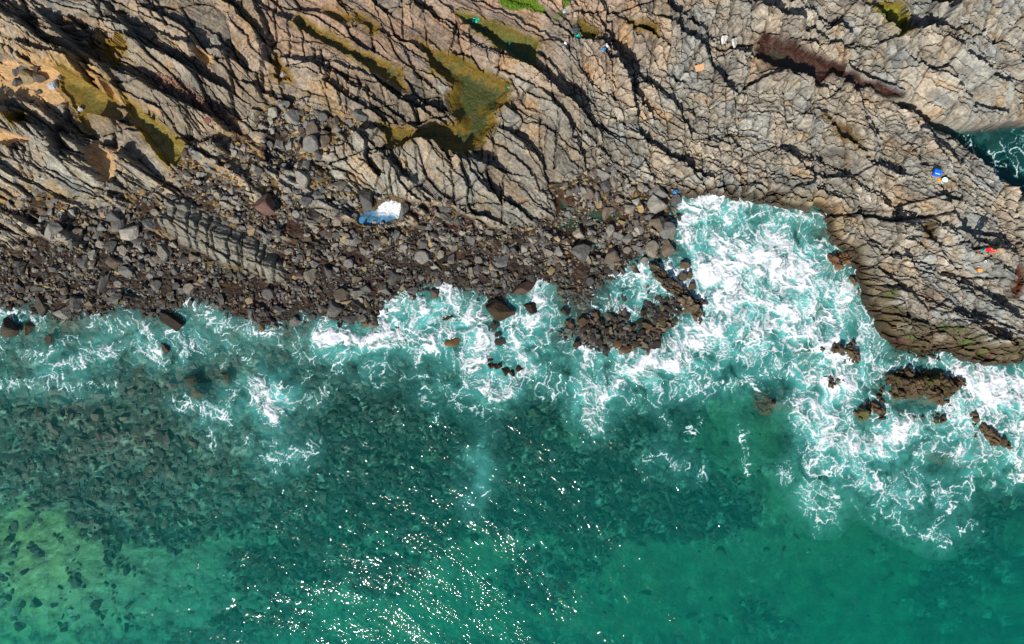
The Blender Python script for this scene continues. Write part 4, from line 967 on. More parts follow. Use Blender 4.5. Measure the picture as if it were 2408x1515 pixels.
BIG = [(157,648,50,48,10),(218,661,38,44,20),(328,605,52,42,25),(337,636,44,36,-20),(371,655,64,40,-15),(422,628,34,50,-35),(393,681,34,24,5),(315,697,42,36,0),(347,706,22,28,0),(462,714,40,52,10),
 (261,717,32,28,0),(267,742,22,30,0),(239,737,38,36,0),(323,740,46,32,25),(356,767,46,28,25),(518,730,36,28,-25),(549,724,28,24,0),(223,767,20,34,20),(294,793,22,66,30),(122,860,44,60,15),
 (181,882,56,36,-15),(216,853,40,44,30),(112,808,38,22,0),(330,843,44,36,0),(445,803,30,32,0),(538,813,38,34,10),(428,822,20,22,0),(560,700,20,18,0),
 (1033,564,46,64,-30),(1139,595,26,50,8),(957,529,42,34,10),(855,509,42,58,0),(863,470,24,32,-10),(898,552,36,34,0),(857,565,36,28,25),(957,618,42,32,-15),(915,628,30,22,0),
 (1005,679,26,34,30),(1060,688,20,24,0),(990,700,26,22,20),(1022,708,22,28,0),(1195,687,42,30,-20),(1188,724,42,40,0),(1274,692,28,34,0),(1325,677,26,36,-10),(1408,737,50,32,-10),(1254,592,44,22,-5),
 (1106,783,30,44,20),(1086,813,40,28,30),(961,829,44,38,0),(1007,829,38,34,0),(925,763,24,40,-30),(980,744,30,26,0),(941,872,42,42,25),(985,896,44,22,0),(1053,912,32,32,20),(832,902,36,32,0),(756,829,34,34,0),
 (1225,823,34,34,-20),(880,775,40,46,-20),(1160,820,36,24,0),(1040,840,30,22,0),
 (1628,711,58,56,10),(1846,579,60,50,10),(1849,631,50,46,0),(1872,652,50,46,30),(1852,539,54,42,10),(1691,490,52,30,10),(1727,513,26,44,-10),(1704,525,30,34,-20),(1651,549,30,38,-30),(1795,646,32,28,0),
 (1737,664,32,28,0),(1714,650,24,36,0),(1763,674,30,30,0),(1833,704,40,44,0),(1879,704,42,50,20),(1724,720,52,50,10),(1496,674,38,24,-10),(1525,678,22,20,0),(1628,655,34,30,20),(1663,655,28,30,0),(1542,712,30,26,0),
 (1572,737,42,30,10),(1476,696,30,26,-20),(1790,700,26,20,0),(1605,540,30,24,0),(1780,490,22,18,0),(1800,530,20,30,-30),(1740,560,28,22,0),(1770,590,36,28,0),(1710,600,36,40,0),(1900,540,26,22,0),(1900,562,30,34,0),
 (825,330,46,56,-30),(798,292,34,26,-20),(1015,330,42,36,20),(910,330,28,24,0),(880,370,34,44,10),(915,400,30,42,10),(875,415,48,50,-10),(945,340,18,28,0),(770,320,32,30,0),(838,360,26,20,0),(560,440,26,22,0),(600,455,30,22,0),(640,470,22,18,0)]
for px, py, w, h, a in BIG: boulder(px, py, w, h, a)
boulder(753, 575, 68, 58, 30, (112, 84, 74), label='large flat reddish slab tilted beside the dark weedy hollow', cname='reddish')
boulder(1406, 872, 88, 62, 10, (84, 68, 48), hgt=0.9, sink=.2, lvl=0.0, label='biggest brown boulder standing in the foam left of the stony spit')
boulder(1473, 810, 82, 34, -35, (98, 76, 64), hgt=0.8, sink=.2, lvl=0.05, label='long smooth brown boulder slanting up above the biggest foam boulder')
boulder(1493, 866, 42, 36, 0, (66, 52, 38), lvl=-0.1, hgt=.6, label='round dark boulder between the biggest foam boulder and the spit')
boulder(1274, 962, 50, 24, -10, (124, 92, 56), lvl=-0.1, hgt=.5, label='low tan boulder at the end of the white breaker')
boulder(1393, 917, 28, 24, 0, DK, lvl=-0.1, hgt=.5, label='small dark boulder in foam just below the biggest foam boulder')
boulder(1400, 943, 24, 16, 0, DK, lvl=-0.15, hgt=.4, label='upper of two small stones in foam below the biggest foam boulder')
boulder(1405, 964, 34, 22, 10, DK, lvl=-0.15, hgt=.4, label='lower of two small stones in foam below the biggest foam boulder')
boulder(1255, 893, 40, 30, 0, (80, 68, 52), lvl=-0.25, hgt=.4, label='brown boulder awash in the foam above the white breaker')
boulder(1125, 925, 30, 26, 10, (100, 76, 52), lvl=-0.25, hgt=.4, label='brown stone awash above the middle of the white breaker')
boulder(26, 918, 60, 58, 0, (84, 74, 62), lvl=-0.1, hgt=1.0, label='large dark boulder cut by the left edge amid the surf')
boulder(84, 924, 30, 40, 10, (110, 96, 76), lvl=-0.2, hgt=.8, label='upright tan boulder in the surf beside the large left-edge boulder')
boulder(136, 957, 20, 34, 20, (100, 88, 70), lvl=-0.2, hgt=.6, label='slim tan stone alone in the surf at lower left')
boulder(480, 905, 74, 46, 15, (70, 62, 50), lvl=-0.1, hgt=.7, label='wide dark rock at the water edge below the banded rib')
boulder(462, 980, 32, 28, 20, (86, 72, 58), lvl=-0.2, hgt=.6, label='pointed brown rock in the foam off the left shore')
boulder(531, 1074, 46, 40, -20, (80, 76, 54), lvl=-0.45, hgt=.6, label='olive boulder just awash left of the foam burst')
boulder(548, 1112, 42, 38, 5, (110, 96, 66), lvl=-0.45, hgt=.6, label='tan boulder awash below the olive one, left of the foam burst')
boulder(632, 1066, 26, 44, -20, (82, 74, 50), lvl=-0.4, hgt=.6, label='narrow olive boulder awash above the foam burst')
for (px, py, w, h, lb) in [(1927,748,32,22,'topmost wave-washed stone above the tip of the spur'),(1920,782,28,26,'broad stone in foam hugging the spur'),(1940,774,15,24,'slim stone in foam right of the broad one by the spur'),(1946,806,22,25,'lowest stone in the foam right of the spur')]:
    boulder(px, py, w, h, 0, BR, lvl=-0.05, hgt=.6, label=lb)
for k_, (px, py, w, h) in enumerate(sorted([(1375,1010,22,20),(1395,1030,26,22),(1420,1045,26,26),(1385,1030,20,18),(1440,1050,22,22),(1460,1040,24,20),(1408,1028,18,18),(1375,1028,18,16)])):
    boulder(px, py, w, h, None, (76, 52, 38), lvl=-0.18, hgt=.5, label=f"{['leftmost', 'second', 'third', 'fourth', 'fifth', 'sixth', 'seventh', 'rightmost'][k_]} wet brown stone of the small cluster in foam below the breaker end" if k_ in (0, 7) else f"{['', 'second', 'third', 'fourth', 'fifth', 'sixth', 'seventh'][k_]} from left wet brown stone of the small foam cluster below the breaker")
for (px, py, w, h) in [(1737,919,34,28),(1803,942,30,32),(1625,965,30,26),(1760,890,28,24),(1690,905,26,24),(1710,930,30,24),(1660,925,26,22),(1740,965,36,26),(1790,965,30,24),(1845,968,26,26),(1690,960,24,22),(1820,915,30,26),(1780,925,26,24),(1860,900,28,26),(1640,905,28,26),(1675,885,26,22),(1760,985,30,22),(1845,935,24,22),(1650,945,24,24),(1810,880,26,20),(1725,890,24,22),(1600,915,24,26),(1590,875,30,26),(1830,945,22,22),(1770,950,20,20)]:
    boulder(px, py, w, h, None, (104, 80, 56) if random.random() < .6 else (74, 62, 50), lvl=-0.02, hgt=.5)

# the rest of the beach: the 100 largest as boulders, thousands of smaller ones as stuff
occ = np.array(occupied, F)
def free(x, y, r, pad=0.8):
    return np.all((occ[:, 0] - x) ** 2 + (occ[:, 1] - y) ** 2 > ((occ[:, 2] + r) * pad) ** 2)
rs_ = random.Random(77); tries = 0
while len(BOULDERS) < 292 and tries < 6000:
    tries += 1
    px, py = rs_.uniform(10, 1890), rs_.uniform(300, 915)
    b_ = float(samp(dB, px, py)); l_ = float(samp(dL, px, py))
    if b_ < 0.25 or l_ < 0.1 or float(samp(dBand, px, py)) > -0.2: continue
    w = rs_.uniform(17, 27); x, y = p2w(px, py)
    if not free(x, y, w / S / 2): continue
    boulder(px, py, w, w * rs_.uniform(.7, 1.0)); occ = np.array(occupied, F)

# labels that single a boulder out: look, place, then order from the left
byl = {}
for d in BOULDERS:
    o = d['o']; o['category'] = 'boulder'
    if d['label']:
        o['label'] = d['label']; o['group'] = 'rocks standing in the surf'; continue
    zn = min(ZONES, key=lambda z: (z[0][0] - d['px']) ** 2 + 1.6 * (z[0][1] - d['py']) ** 2)[1]
    size = 'large' if d['size'] > 44 else 'medium' if d['size'] > 30 else 'small'
    shape = 'long ' if d['asp'] > 1.55 else ''
    key = f"{size} {shape}{d['cname']} boulder {zn}"
    byl.setdefault(key, []).append(d)
ORD = ['leftmost'] + [w_ + ' from left' for w_ in 'second third fourth fifth sixth seventh eighth ninth tenth eleventh twelfth thirteenth fourteenth fifteenth sixteenth seventeenth eighteenth nineteenth twentieth twenty-first twenty-second twenty-third twenty-fourth twenty-fifth twenty-sixth'.split()]
for key, ds in byl.items():
    ds.sort(key=lambda d: d['px'])
    for k, d in enumerate(ds):
        d['o']['label'] = key if len(ds) == 1 else f"{ORD[min(k, len(ORD) - 1)]} {key}"
        d['o']['group'] = 'boulders strewn over the beach'
seen = {}
for d in BOULDERS:
    t = d['o']['label']
    if t in seen: d['o']['group'] = seen[t]['group']
    else: seen[t] = d['o']

def hull_lib(n, seed, pts=11):
    lib = []
    for k in range(n):
        r = random.Random(seed + k); bm = bmesh.new()
        for _ in range(pts):
            v = Vector((r.gauss(0, 1), r.gauss(0, 1), r.gauss(0, 1))).normalized() * r.uniform(.8, 1.05); bm.verts.new((v.x, v.y, v.z * .75))
        h_ = bmesh.ops.convex_hull(bm, input=bm.verts)
        bmesh.ops.delete(bm, geom=[e for e in h_['geom_interior'] if isinstance(e, bmesh.types.BMVert)], context='VERTS')
        bmesh.ops.triangulate(bm, faces=bm.faces[:])
        bm.verts.index_update()
        lib.append((np.array([v.co[:] for v in bm.verts], F), np.array([[v.index for v in f.verts] for f in bm.faces], np.int32))); bm.free()
    return lib
HL = hull_lib(26, 900, 9)
def stone_field(name, spots, label, kind='stuff', m=M_STONE):
    """spots: x, y, z, radius, colour"""
    V = []; T = []; CC = []; W_ = []; off = 0
    for (x, y, z, r, c, fl) in spots:
        v, t = HL[rs_.randrange(len(HL))]
        a = rs_.uniform(0, 6.283); ca__, sa__ = math.cos(a), math.sin(a)
        asp = rs_.uniform(.5, 1.0)
        vx = v[:, 0] * r; vy = v[:, 1] * r * asp; vz = v[:, 2] * r * fl
        V.append(np.stack([x + vx * ca__ - vy * sa__, y + vx * sa__ + vy * ca__, z + vz], 1)); T.append(t + off); off += len(v)
        CC.append(np.broadcast_to(np.asarray(c, F), (len(v), 3))); W_.append(np.full(len(v), .25, F))
    me = new_mesh(name, np.concatenate(V), None, np.concatenate(T), {'Col': np.concatenate(CC), 'Wet': np.concatenate(W_)})
    return tag(link(name, me, m), label, kind=kind)

N_ = 44000
cx = RNG.uniform(-20, 1925, N_); cy = RNG.uniform(285, 1010, N_)
b_ = samp(dB, cx, cy); l_ = samp(dL, cx, cy); sp = samp(dS, cx, cy); bd = samp(dBand, cx, cy)
wsh = sdist(cx.astype(F), cy.astype(F), WASH) > -.2
okb = ((b_ > -0.5 + .6 * RNG.uniform(0, 1, N_)) & (l_ > -0.35) & (bd < -0.05)) | (sp > -0.15 - .7 * RNG.uniform(0, 1, N_) ** 3) | (wsh & (RNG.uniform(0, 1, N_) < .5))
sort = fbm(cx / 120, cy / 90, 402, 3)
size = (np.exp(RNG.normal(math.log(0.125), 0.5, N_)) * np.exp(1.0 * sort)).clip(0.05, 0.40)
size = np.where(sp > -.8, np.exp(RNG.normal(math.log(0.2), 0.35, N_)).clip(.08, .38), size)
dn = fbm(cx / 70, cy / 70, 401, 2)
okb &= (RNG.uniform(0, 1, N_) < (0.55 + 1.5 * dn) * np.clip(.16 / size, .25, 1.3))
okb &= (ribs[np.clip(np.searchsorted(AY, (906 - cy) / S * .98), 0, NY - 1), np.clip(np.searchsorted(AX, (cx - 1440) / S * .98), 0, NX - 1)] < .06) | (RNG.uniform(0, 1, N_) < .35)
kx, ky = cx[okb], cy[okb]
zk = np.maximum(samp(ZB, kx, ky), 0); kk = (H - zk) / H / S
wx, wy = (kx - 1440) * kk, (906 - ky) * kk; hzv = hz(wx, wy); sz = size[okb]; po = samp(dens, kx, ky)
spots = []
PAL = [lin(c) for c in [(126,123,116),(108,106,101),(140,132,117),(94,88,80),(150,132,100),(84,74,66),(134,130,124),(72,58,52),(164,142,98)]]
PW = np.array([.14, .15, .16, .18, .09, .14, .05, .07, .02]); PW /= PW.sum()
l_okb = l_[okb]
pick = RNG.choice(len(PAL), len(wx), p=PW)
for k in range(len(wx)):
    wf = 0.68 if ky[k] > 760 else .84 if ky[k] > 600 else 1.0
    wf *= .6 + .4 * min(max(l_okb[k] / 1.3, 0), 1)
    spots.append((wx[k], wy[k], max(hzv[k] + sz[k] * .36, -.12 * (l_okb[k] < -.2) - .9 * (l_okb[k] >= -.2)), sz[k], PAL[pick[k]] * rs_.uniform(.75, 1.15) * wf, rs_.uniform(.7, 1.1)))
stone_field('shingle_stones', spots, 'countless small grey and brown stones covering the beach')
print('stones', len(spots))
# loose cobbles lying under water
N_ = 12500
cx = RNG.uniform(-30, 2900, N_); cy = RNG.uniform(880, 1812, N_)
l_ = samp(dL, cx, cy); wx, wy = (cx - 1440) / S, (906 - cy) / S
iy = np.clip(np.searchsorted(AY, wy), 0, NY - 1); ix = np.clip(np.searchsorted(AX, wx), 0, NX - 1)
ok = (l_ < -0.2) & (RNG.uniform(0, 1, N_) < .04 + .85 * sstep(.3, .7, reef[iy, ix]))
zv = hz(wx, wy); sz = np.exp(RNG.normal(math.log(0.2), 0.4, N_)).clip(0.08, 0.5)
spots = []
for k in np.flatnonzero(ok):
    brn = cx[k] < 900 and cy[k] < 1500
    base = lin((98, 80, 70)) if brn else lin((58, 64, 50))
    if rs_.random() < .05: base = lin((110, 118, 104))
    spots.append((wx[k], wy[k], min(zv[k] + sz[k] * .1, -0.25 - sz[k] * .6), sz[k], base * (rs_.uniform(.3, 1.3) if reef[iy[k], ix[k]] > .5 else rs_.uniform(.9, 2.0)), rs_.uniform(.6, 1)))
stone_field('submerged_cobbles', spots, 'brown and green cobbles lying under the clear shallow water')
print('script built')

# ------------------------------------------------------------------ rocks standing in the sea on the right
def outcrop(name, pts, top, label, col=(72, 60, 42), seed=1, base=-0.7, edge=0.75):
    mx_, my_ = sum(p[0] for p in pts) / len(pts), sum(p[1] for p in pts) / len(pts)
    pts = [(mx_ + (x - mx_) * 1.22, my_ + (y - my_) * 1.22) for x, y in pts] if top > 1.15 else [(mx_ + (x - mx_) * 1.34, my_ + (y - my_) * 1.34) for x, y in pts]
    ws = [((x - 1440) / S, (906 - y) / S) for x, y in pts]
    x0, x1 = min(w[0] for w in ws) - .5, max(w[0] for w in ws) + .5; y0, y1 = min(w[1] for w in ws) - .5, max(w[1] for w in ws) + .5
    ax = np.arange(x0, x1, .055).astype(F); ay = np.arange(y0, y1, .055).astype(F)
    gx_, gy_ = np.meshgrid(ax, ay)
    f1 = fbm(gx_ * 1.3, gy_ * 1.3, seed + 500, 3); f2 = fbm(gx_ * 1.3 + 9, gy_ * 1.3, seed + 501, 3); f3 = fbm(gx_ * 5, gy_ * 5, seed + 502, 3)
    sd = sdist(1440 + gx_ * S + f1 * 20 + f3 * 6, 906 - gy_ * S + f2 * 20 + f3 * 6, pts)
    s_ = gx_ * .5 - gy_ * .87 + f1 * .25; t_ = gx_ * .87 + gy_ * .5 + f2 * .2
    i_, j_, a_, b_, e_ = vor(s_ / 2.2, t_ / .9, 2.2, .9, seed + 503, 1.0); rr = rnd(i_, j_, seed + 504)
    i2, j2, a2_, b2_, e2_ = vor(s_ / .5, t_ / .35, .5, .35, seed + 505, 1.0); rr2 = rnd(i2, j2, seed + 506)
    top = top * .70
    h = base + (top - base) * sstep(-0.45, edge + .25, sd) * (0.8 + .25 * f1)
    h += .1 * sstep(-.1, .3, sd) + sstep(0, .4, sd) * ((rr - .5) * .36 + b_ * .35 - .34 * np.exp(-(e_ / .1) ** 2) + (rr2 - .5) * .16 + b2_ * (rr2 - .3) * .5 - .16 * np.exp(-(e2_ / .05) ** 2)) + .06 * f3
    c = lin(col).astype(F) * np.clip(.75 + .6 * rr2 + .5 * f3, .3, 1.6)[..., None]
    c = c * (1 - .5 * sstep(.1, .4, f2)[..., None]) + .5 * sstep(.1, .4, f2)[..., None] * lin((96, 72, 52)).astype(F)
    c = c * (1 - .4 * sstep(.2, .45, f1)[..., None]) + .4 * sstep(.2, .45, f1)[..., None] * lin((90, 98, 40)).astype(F)
    k = sd > -.4; kq_ = k[:-1, :-1] & k[1:, 1:] & k[1:, :-1] & k[:-1, 1:]
    jj_, ii_ = np.nonzero(kq_); w0_ = jj_ * len(ax) + ii_
    q_ = np.stack([w0_, w0_ + 1, w0_ + 1 + len(ax), w0_ + len(ax)], 1)
    vid_, inv_ = np.unique(q_.ravel(), return_inverse=True)
    me = new_mesh(name, np.stack([gx_.ravel(), gy_.ravel(), h.ravel()], 1)[vid_], inv_.reshape(-1, 4),
                  attrs={'Col': c.reshape(-1, 3)[vid_], 'Wet': np.full(len(vid_), 1.15, F)})
    return tag(link(name, me, M_ROCK), label, 'rock', 'wave-washed rocks off the platform')
def P9(l): return poly_scale(l, Z, 2160, 850)
outcrop('sea_rock', P9([(1010,640),(1060,580),(1250,550),(1450,590),(1620,640),(1660,700),(1620,760),(1560,820),(1620,900),(1560,950),(1440,900),(1320,840),(1180,860),(1120,890),(1050,860),(1000,760)]), 1.23, 'largest olive-brown rock among the waves, split by deep clefts', seed=1)
outcrop('sea_rock', P9([(980,780),(880,790),(800,860),(720,960),(740,1000),(850,1000),(950,1020),(1050,1010),(1000,900)]), 1.05, 'low dark rock washed by foam at the lower left of the largest one', seed=2)
outcrop('sea_rock', P9([(1080,920),(1200,890),(1320,920),(1340,1000),(1200,1040),(1120,1010)]), 1.0, 'small blocky rock tucked under the largest wave-washed rock', seed=3)
outcrop('sea_rock', P9([(1400,920),(1560,960),(1580,1040),(1450,1060),(1380,1000)]), 0.95, 'small rock between the largest rock and the curved ridge', seed=4)
outcrop('sea_rock', P9([(360,390),(420,360),(520,330),(620,330),(740,290),(765,420),(755,530),(650,530),(560,480),(470,470),(390,470)]), 1.03, 'rounded olive rock alone in the foam below the bay', seed=5)
outcrop('sea_rock', P9([(490,640),(560,600),(660,590),(700,680),(690,740),(560,740),(500,710)]), 0.85, 'small half-drowned rock under the rounded olive rock', seed=6)
outcrop('sea_rock', P9([(1600,950),(1700,950),(1850,980),(1950,1060),(2060,1200),(2060,1250),(1960,1240),(1880,1260),(1800,1190),(1730,1060)]), 1.1, 'long curved rock ridge with foam spilling along it, far right', seed=7)
outcrop('sea_rock', P9([(1360,1250),(1440,1240),(1560,1250),(1700,1330),(1690,1370),(1560,1350),(1480,1320),(1380,1300)]), 0.75, 'low narrow rock awash below the curved ridge', seed=8)
outcrop('sea_rock', P9([(0,790),(100,820),(150,800),(230,820),(230,890),(150,880),(60,905),(0,890)]), 0.7, 'flat brown rock awash left of the main rock group', seed=9)
outcrop('sea_rock', P8([(470,930),(520,780),(590,750),(700,790),(745,810),(745,930),(620,940),(560,920)]), 0.83, 'reddish brown rock at the foot of the platform in the bay', (96, 70, 48), seed=10)
outcrop('sea_rock', P8([(700,950),(760,960),(790,1100),(800,1250),(770,1290),(730,1150),(690,1050)]), 0.8, 'thin upright strip of dark rock in foam beside the platform', (84, 68, 48), seed=11)
outcrop('sea_rock', P8([(420,1270),(440,1210),(510,1195),(560,1230),(480,1260)]), 0.48, 'smallest dark rock awash in the middle of the bay foam', seed=12)

# ------------------------------------------------------------------ surge pool: white water and milky blue wash
def wash(name, pts, z, foam_at, r, label, blue=(84, 140, 178), seed=9):
    ws = [p2w(x, y) for x, y in pts]
    ax = np.arange(min(w[0] for w in ws) - .2, max(w[0] for w in ws) + .2, .045).astype(F); ay = np.arange(min(w[1] for w in ws) - .2, max(w[1] for w in ws) + .2, .045).astype(F)
    gx_, gy_ = np.meshgrid(ax, ay); k = S * H / (H - z)
    px = 1440 + gx_ * k; py = 906 - gy_ * k
    f1 = fbm(gx_ * 2.2, gy_ * 2.2, seed, 4); f2 = fbm(gx_ * 7, gy_ * 7, seed + 1, 3)
    sd = sdist(px + f1 * 8, py + f2 * 6, pts)
    D, _ = seg_dist(px + 8 * f1, py + 8 * f2, foam_at if len(foam_at) > 1 else foam_at + [(foam_at[0][0] + 1, foam_at[0][1])])
    fo = sstep(1.25, .45, D / r + .5 * f1 + .45 * f2)
    al = np.clip(np.maximum(fo * (.85 + .7 * f2), .5 + .8 * f1 + .4 * f2), 0, 1) * sstep(-.02, .06, sd)
    c = lin(blue).astype(F) * (1 + .5 * f2[..., None]); c = c * (1 - fo[..., None]) + fo[..., None] * np.array([.86, .88, .9], F) * (1 + .12 * f2[..., None])
    kq_ = (sd > -.05)[:-1, :-1]; jj_, ii_ = np.nonzero(kq_); w0_ = jj_ * len(ax) + ii_
    q_ = np.stack([w0_, w0_ + 1, w0_ + 1 + len(ax), w0_ + len(ax)], 1); vid_, inv_ = np.unique(q_.ravel(), return_inverse=True)
    zz_ = z + .012 + .05 * fo * (1 + f1)
    me = new_mesh(name, np.stack([gx_.ravel(), gy_.ravel(), zz_.ravel()], 1)[vid_], inv_.reshape(-1, 4), attrs={'Col': np.clip(c, 0, .9).reshape(-1, 3)[vid_], 'Cover': al.ravel()[vid_]}, smooth=True)
    return tag(link(name, me, M_FOAM), label, 'foam', kind='stuff')
wash('foam', POOLS['surge_pool'][0], POOL_Z['surge_pool'], [(1078, 585), (1100, 578), (1120, 590)], 26, 'white churned foam on the light blue pool among the boulders')

# ------------------------------------------------------------------ grass on the rock at the top edge
spots_g = []
V = []; T = []; CC = []; off = 0
for pts in GRASS:
    ws = [p2w(x, y) for x, y in pts]
    x0, x1 = min(w[0] for w in ws), max(w[0] for w in ws); y0, y1 = min(w[1] for w in ws), max(w[1] for w in ws)
    n_ = int((x1 - x0) * (y1 - y0) * 1500)
    gx_ = RNG.uniform(x0, x1, n_); gy_ = RNG.uniform(y0, y1, n_); gz_ = hz(gx_, gy_)
    k = S * H / (H - gz_)
    ok = sdist((1440 + gx_ * k).astype(F), (906 - gy_ * k).astype(F), pts) + .12 * fbm(gx_ * 2, gy_ * 2, 77, 2) > 0
    for x, y, z in zip(gx_[ok], gy_[ok], gz_[ok]):
        a = RNG.uniform(0, 6.28); h_ = RNG.uniform(.05, .15); w_ = RNG.uniform(.008, .016); ln = RNG.uniform(.02, .09)
        dx, dy = math.cos(a), math.sin(a)
        V.append([(x - dy * w_, y + dx * w_, z - .02), (x + dy * w_, y - dx * w_, z - .02), (x + dx * ln, y + dy * ln, z + h_)])
        T.append((off, off + 1, off + 2)); off += 3
        c = lin((96, 150, 30)) * RNG.uniform(.6, 1.2) if RNG.uniform() < .85 else lin((160, 150, 70))
        CC += [c, c, c * 1.1]
me = new_mesh('grass', np.concatenate(V).astype(F), None, np.array(T), {'Col': np.array(CC, F)})
m, n, l = mat('grass_blade'); g = NG(m); b = n['Principled BSDF']; l.new(g.attr('Col', 'Color'), b.inputs['Base Color']); b.inputs['Roughness'].default_value = .6
tag(link('grass', me, m), 'bright green grass in the crannies at the top edge', 'grass', kind='stuff')

# ------------------------------------------------------------------ loose stones on the sand and in the red gully
for (px, py, w, h, a, c, lb) in [(82, 222, 40, 44, 20, (150, 134, 100), 'tan angular block standing on the sand patch'), (112, 196, 34, 22, 10, (80, 72, 64), 'dark flat stone at the top of the sand patch'),
   (116, 224, 40, 26, 25, (96, 88, 78), 'grey-brown slab beside the tan block on the sand'), (58, 236, 34, 26, 10, (86, 84, 80), 'grey stone left of the tan block on the sand'), (50, 206, 20, 22, 0, (90, 88, 82), 'small grey stone above left of the tan block on sand'),
   (75, 194, 34, 16, -10, (92, 90, 86), 'thin grey stone above the tan block on the sand'), (153, 243, 30, 24, -35, (176, 180, 190), 'silvery pale boulder alone on the sand'), (168, 220, 14, 12, 0, (150, 148, 146), 'small pale pebble above the silvery boulder on the sand'),
   (228, 309, 14, 14, 0, (206, 206, 206), 'single white pebble in the shallow sand pool'), (110, 261, 18, 10, 0, (96, 90, 82), 'tiny grey stone below the tan block on the sand'), (22, 255, 16, 12, 0, (104, 98, 90), 'tiny stone at the left end of the sand'),
   (2037, 115, 22, 24, -10, (232, 230, 226), 'left one of the two white boulders above the red pool'), (2068, 120, 22, 27, -25, (226, 224, 220), 'right one of the two white boulders above the red pool'),
   (799, 212, 18, 22, 20, (172, 164, 156), 'pale oval boulder in the narrow ochre pool'), (454, 248, 10, 10, 0, (150, 146, 136), 'round grey stone at the top of the red gully'), (170, 52, 16, 18, 0, (84, 74, 64), 'dark stone in the notch at upper left'), (182, 57, 9, 8, 0, (190, 120, 50), 'small orange stone in the notch at upper left')]:
    o = boulder(px, py, w, h, a, c, sink=.2, label=lb); o['label'] = lb; o['category'] = 'boulder' if max(w, h) > 18 else 'stone'; o['group'] = 'loose stones on bedrock and sand'
N_ = 900; t_ = RNG.uniform(0, 1, N_)
gl_ = [P1([(1330,660)])[0], P1([(1560,760)])[0], P1([(1720,870)])[0], P1([(1880,1000)])[0], P1([(2040,1130)])[0]]
seg = np.minimum((t_ * 4).astype(int), 3); ft = t_ * 4 - seg
gp = np.array(gl_); cx = gp[seg, 0] * (1 - ft) + gp[seg + 1, 0] * ft + RNG.normal(0, 9, N_); cy = gp[seg, 1] * (1 - ft) + gp[seg + 1, 1] * ft + RNG.normal(0, 9, N_)
spots = []
for px, py in zip(cx, cy):
    x, y = p2w(px, py); r = float(np.exp(RNG.normal(math.log(.07), .4)))
    spots.append((x, y, float(hz(x, y)) + r * .3, r, lin([(120, 80, 66), (150, 110, 80), (100, 76, 68), (160, 130, 100)][RNG.integers(4)]) * RNG.uniform(.7, 1.1), .8))
stone_field('gully_stones', spots, 'reddish stones filling the gully between two left ridges')

# ------------------------------------------------------------------ litter
from mathutils import noise as mnoise
def crumple(name, px, py, w, h, t, col, ang, label, cat, seed, lvl=None, rough=.35, hollow=None):
    bm = bmesh.new(); bmesh.ops.create_icosphere(bm, subdivisions=4, radius=.5)
    sv_ = Vector((seed * 3.1, seed * 1.7, 0))
    for v in bm.verts:
        c = v.co.copy(); n1_ = mnoise.noise(c * 3 + sv_); n2_ = mnoise.noise(c * 7 + sv_); n3_ = abs(mnoise.noise(Vector((c.x * 2, c.y * 6, c.z)) + sv_))
        k = 1 + .45 * n1_ + .22 * n2_ - .35 * n3_
        v.co = Vector((c.x * k * w / S, c.y * k * h / S, (c.z + .5) * t * (.6 + .9 * abs(n1_) + .5 * n3_)))
    me = bpy.data.meshes.new(name); bm.to_mesh(me); bm.free()
    for p_ in me.polygons: p_.use_smooth = True
    x, y = on_ground(px, py) if lvl is None else p2w(px, py, z=lvl)
    z = float(np.max(hz(np.array([x, x + .1, x - .1, x, x]), np.array([y, y, y, y + .1, y - .1])))) if lvl is None else lvl
    o = link(name, me, plain(name + '_plastic', lin(col), rough, .5), loc=(x, y, z - .02)); o.rotation_euler.z = math.radians(-ang)
    return tag(o, label, cat)
crumple('plastic_bag', 1338, 58, 20, 14, .14, (20, 190, 160), -10, 'teal plastic bag floating in the long pool at the top', 'bag', 1, lvl=POOL_Z['top_pool'])
crumple('plastic_bag', 1431, 254, 7, 6, .10, (20, 180, 160), 0, 'tiny teal scrap of bag at the right tip of the main pool', 'bag', 2)
crumple('cloth', 1624, 106, 17, 13, .22, (10, 200, 176), 40, 'teal crumpled cloth lying on rock below the black net', 'cloth', 3, rough=.7)
crumple('fishing_net', 1620, 84, 22, 24, .2, (48, 58, 62), -55, 'black heap of netting above the teal cloth', 'net', 4, rough=.8)
crumple('plastic_bag', 1590, 124, 9, 11, .12, (236, 236, 240), 10, 'small white plastic bag left of the teal cloth', 'bag', 5)
crumple('plastic_bag', 1697, 140, 11, 13, .16, (50, 130, 180), 35, 'blue crumpled bag in the crack right of the teal cloth', 'bag', 6)
crumple('plastic_bag', 1704, 139, 7, 11, .18, (225, 235, 245), -35, 'white bag touching the blue crumpled bag in the crack', 'bag', 7)
crumple('plastic_bag', 1587, 33, 8, 11, .12, (150, 205, 235), 20, 'pale blue litter bag beside the grass at the top', 'bag', 8)
crumple('plastic_bag', 1897, 541, 17, 14, .2, (40, 130, 210), 20, 'crumpled blue lump standing for wave-wash at the head of the foaming bay', 'bag', 9)  # puddle of wave-wash between the rocks, built with the bag shape
crumple('paper_scrap', 2748, 750, 8, 5, .05, (190, 150, 170), 20, 'small pinkish scrap above the orange board near the person', 'litter', 10)

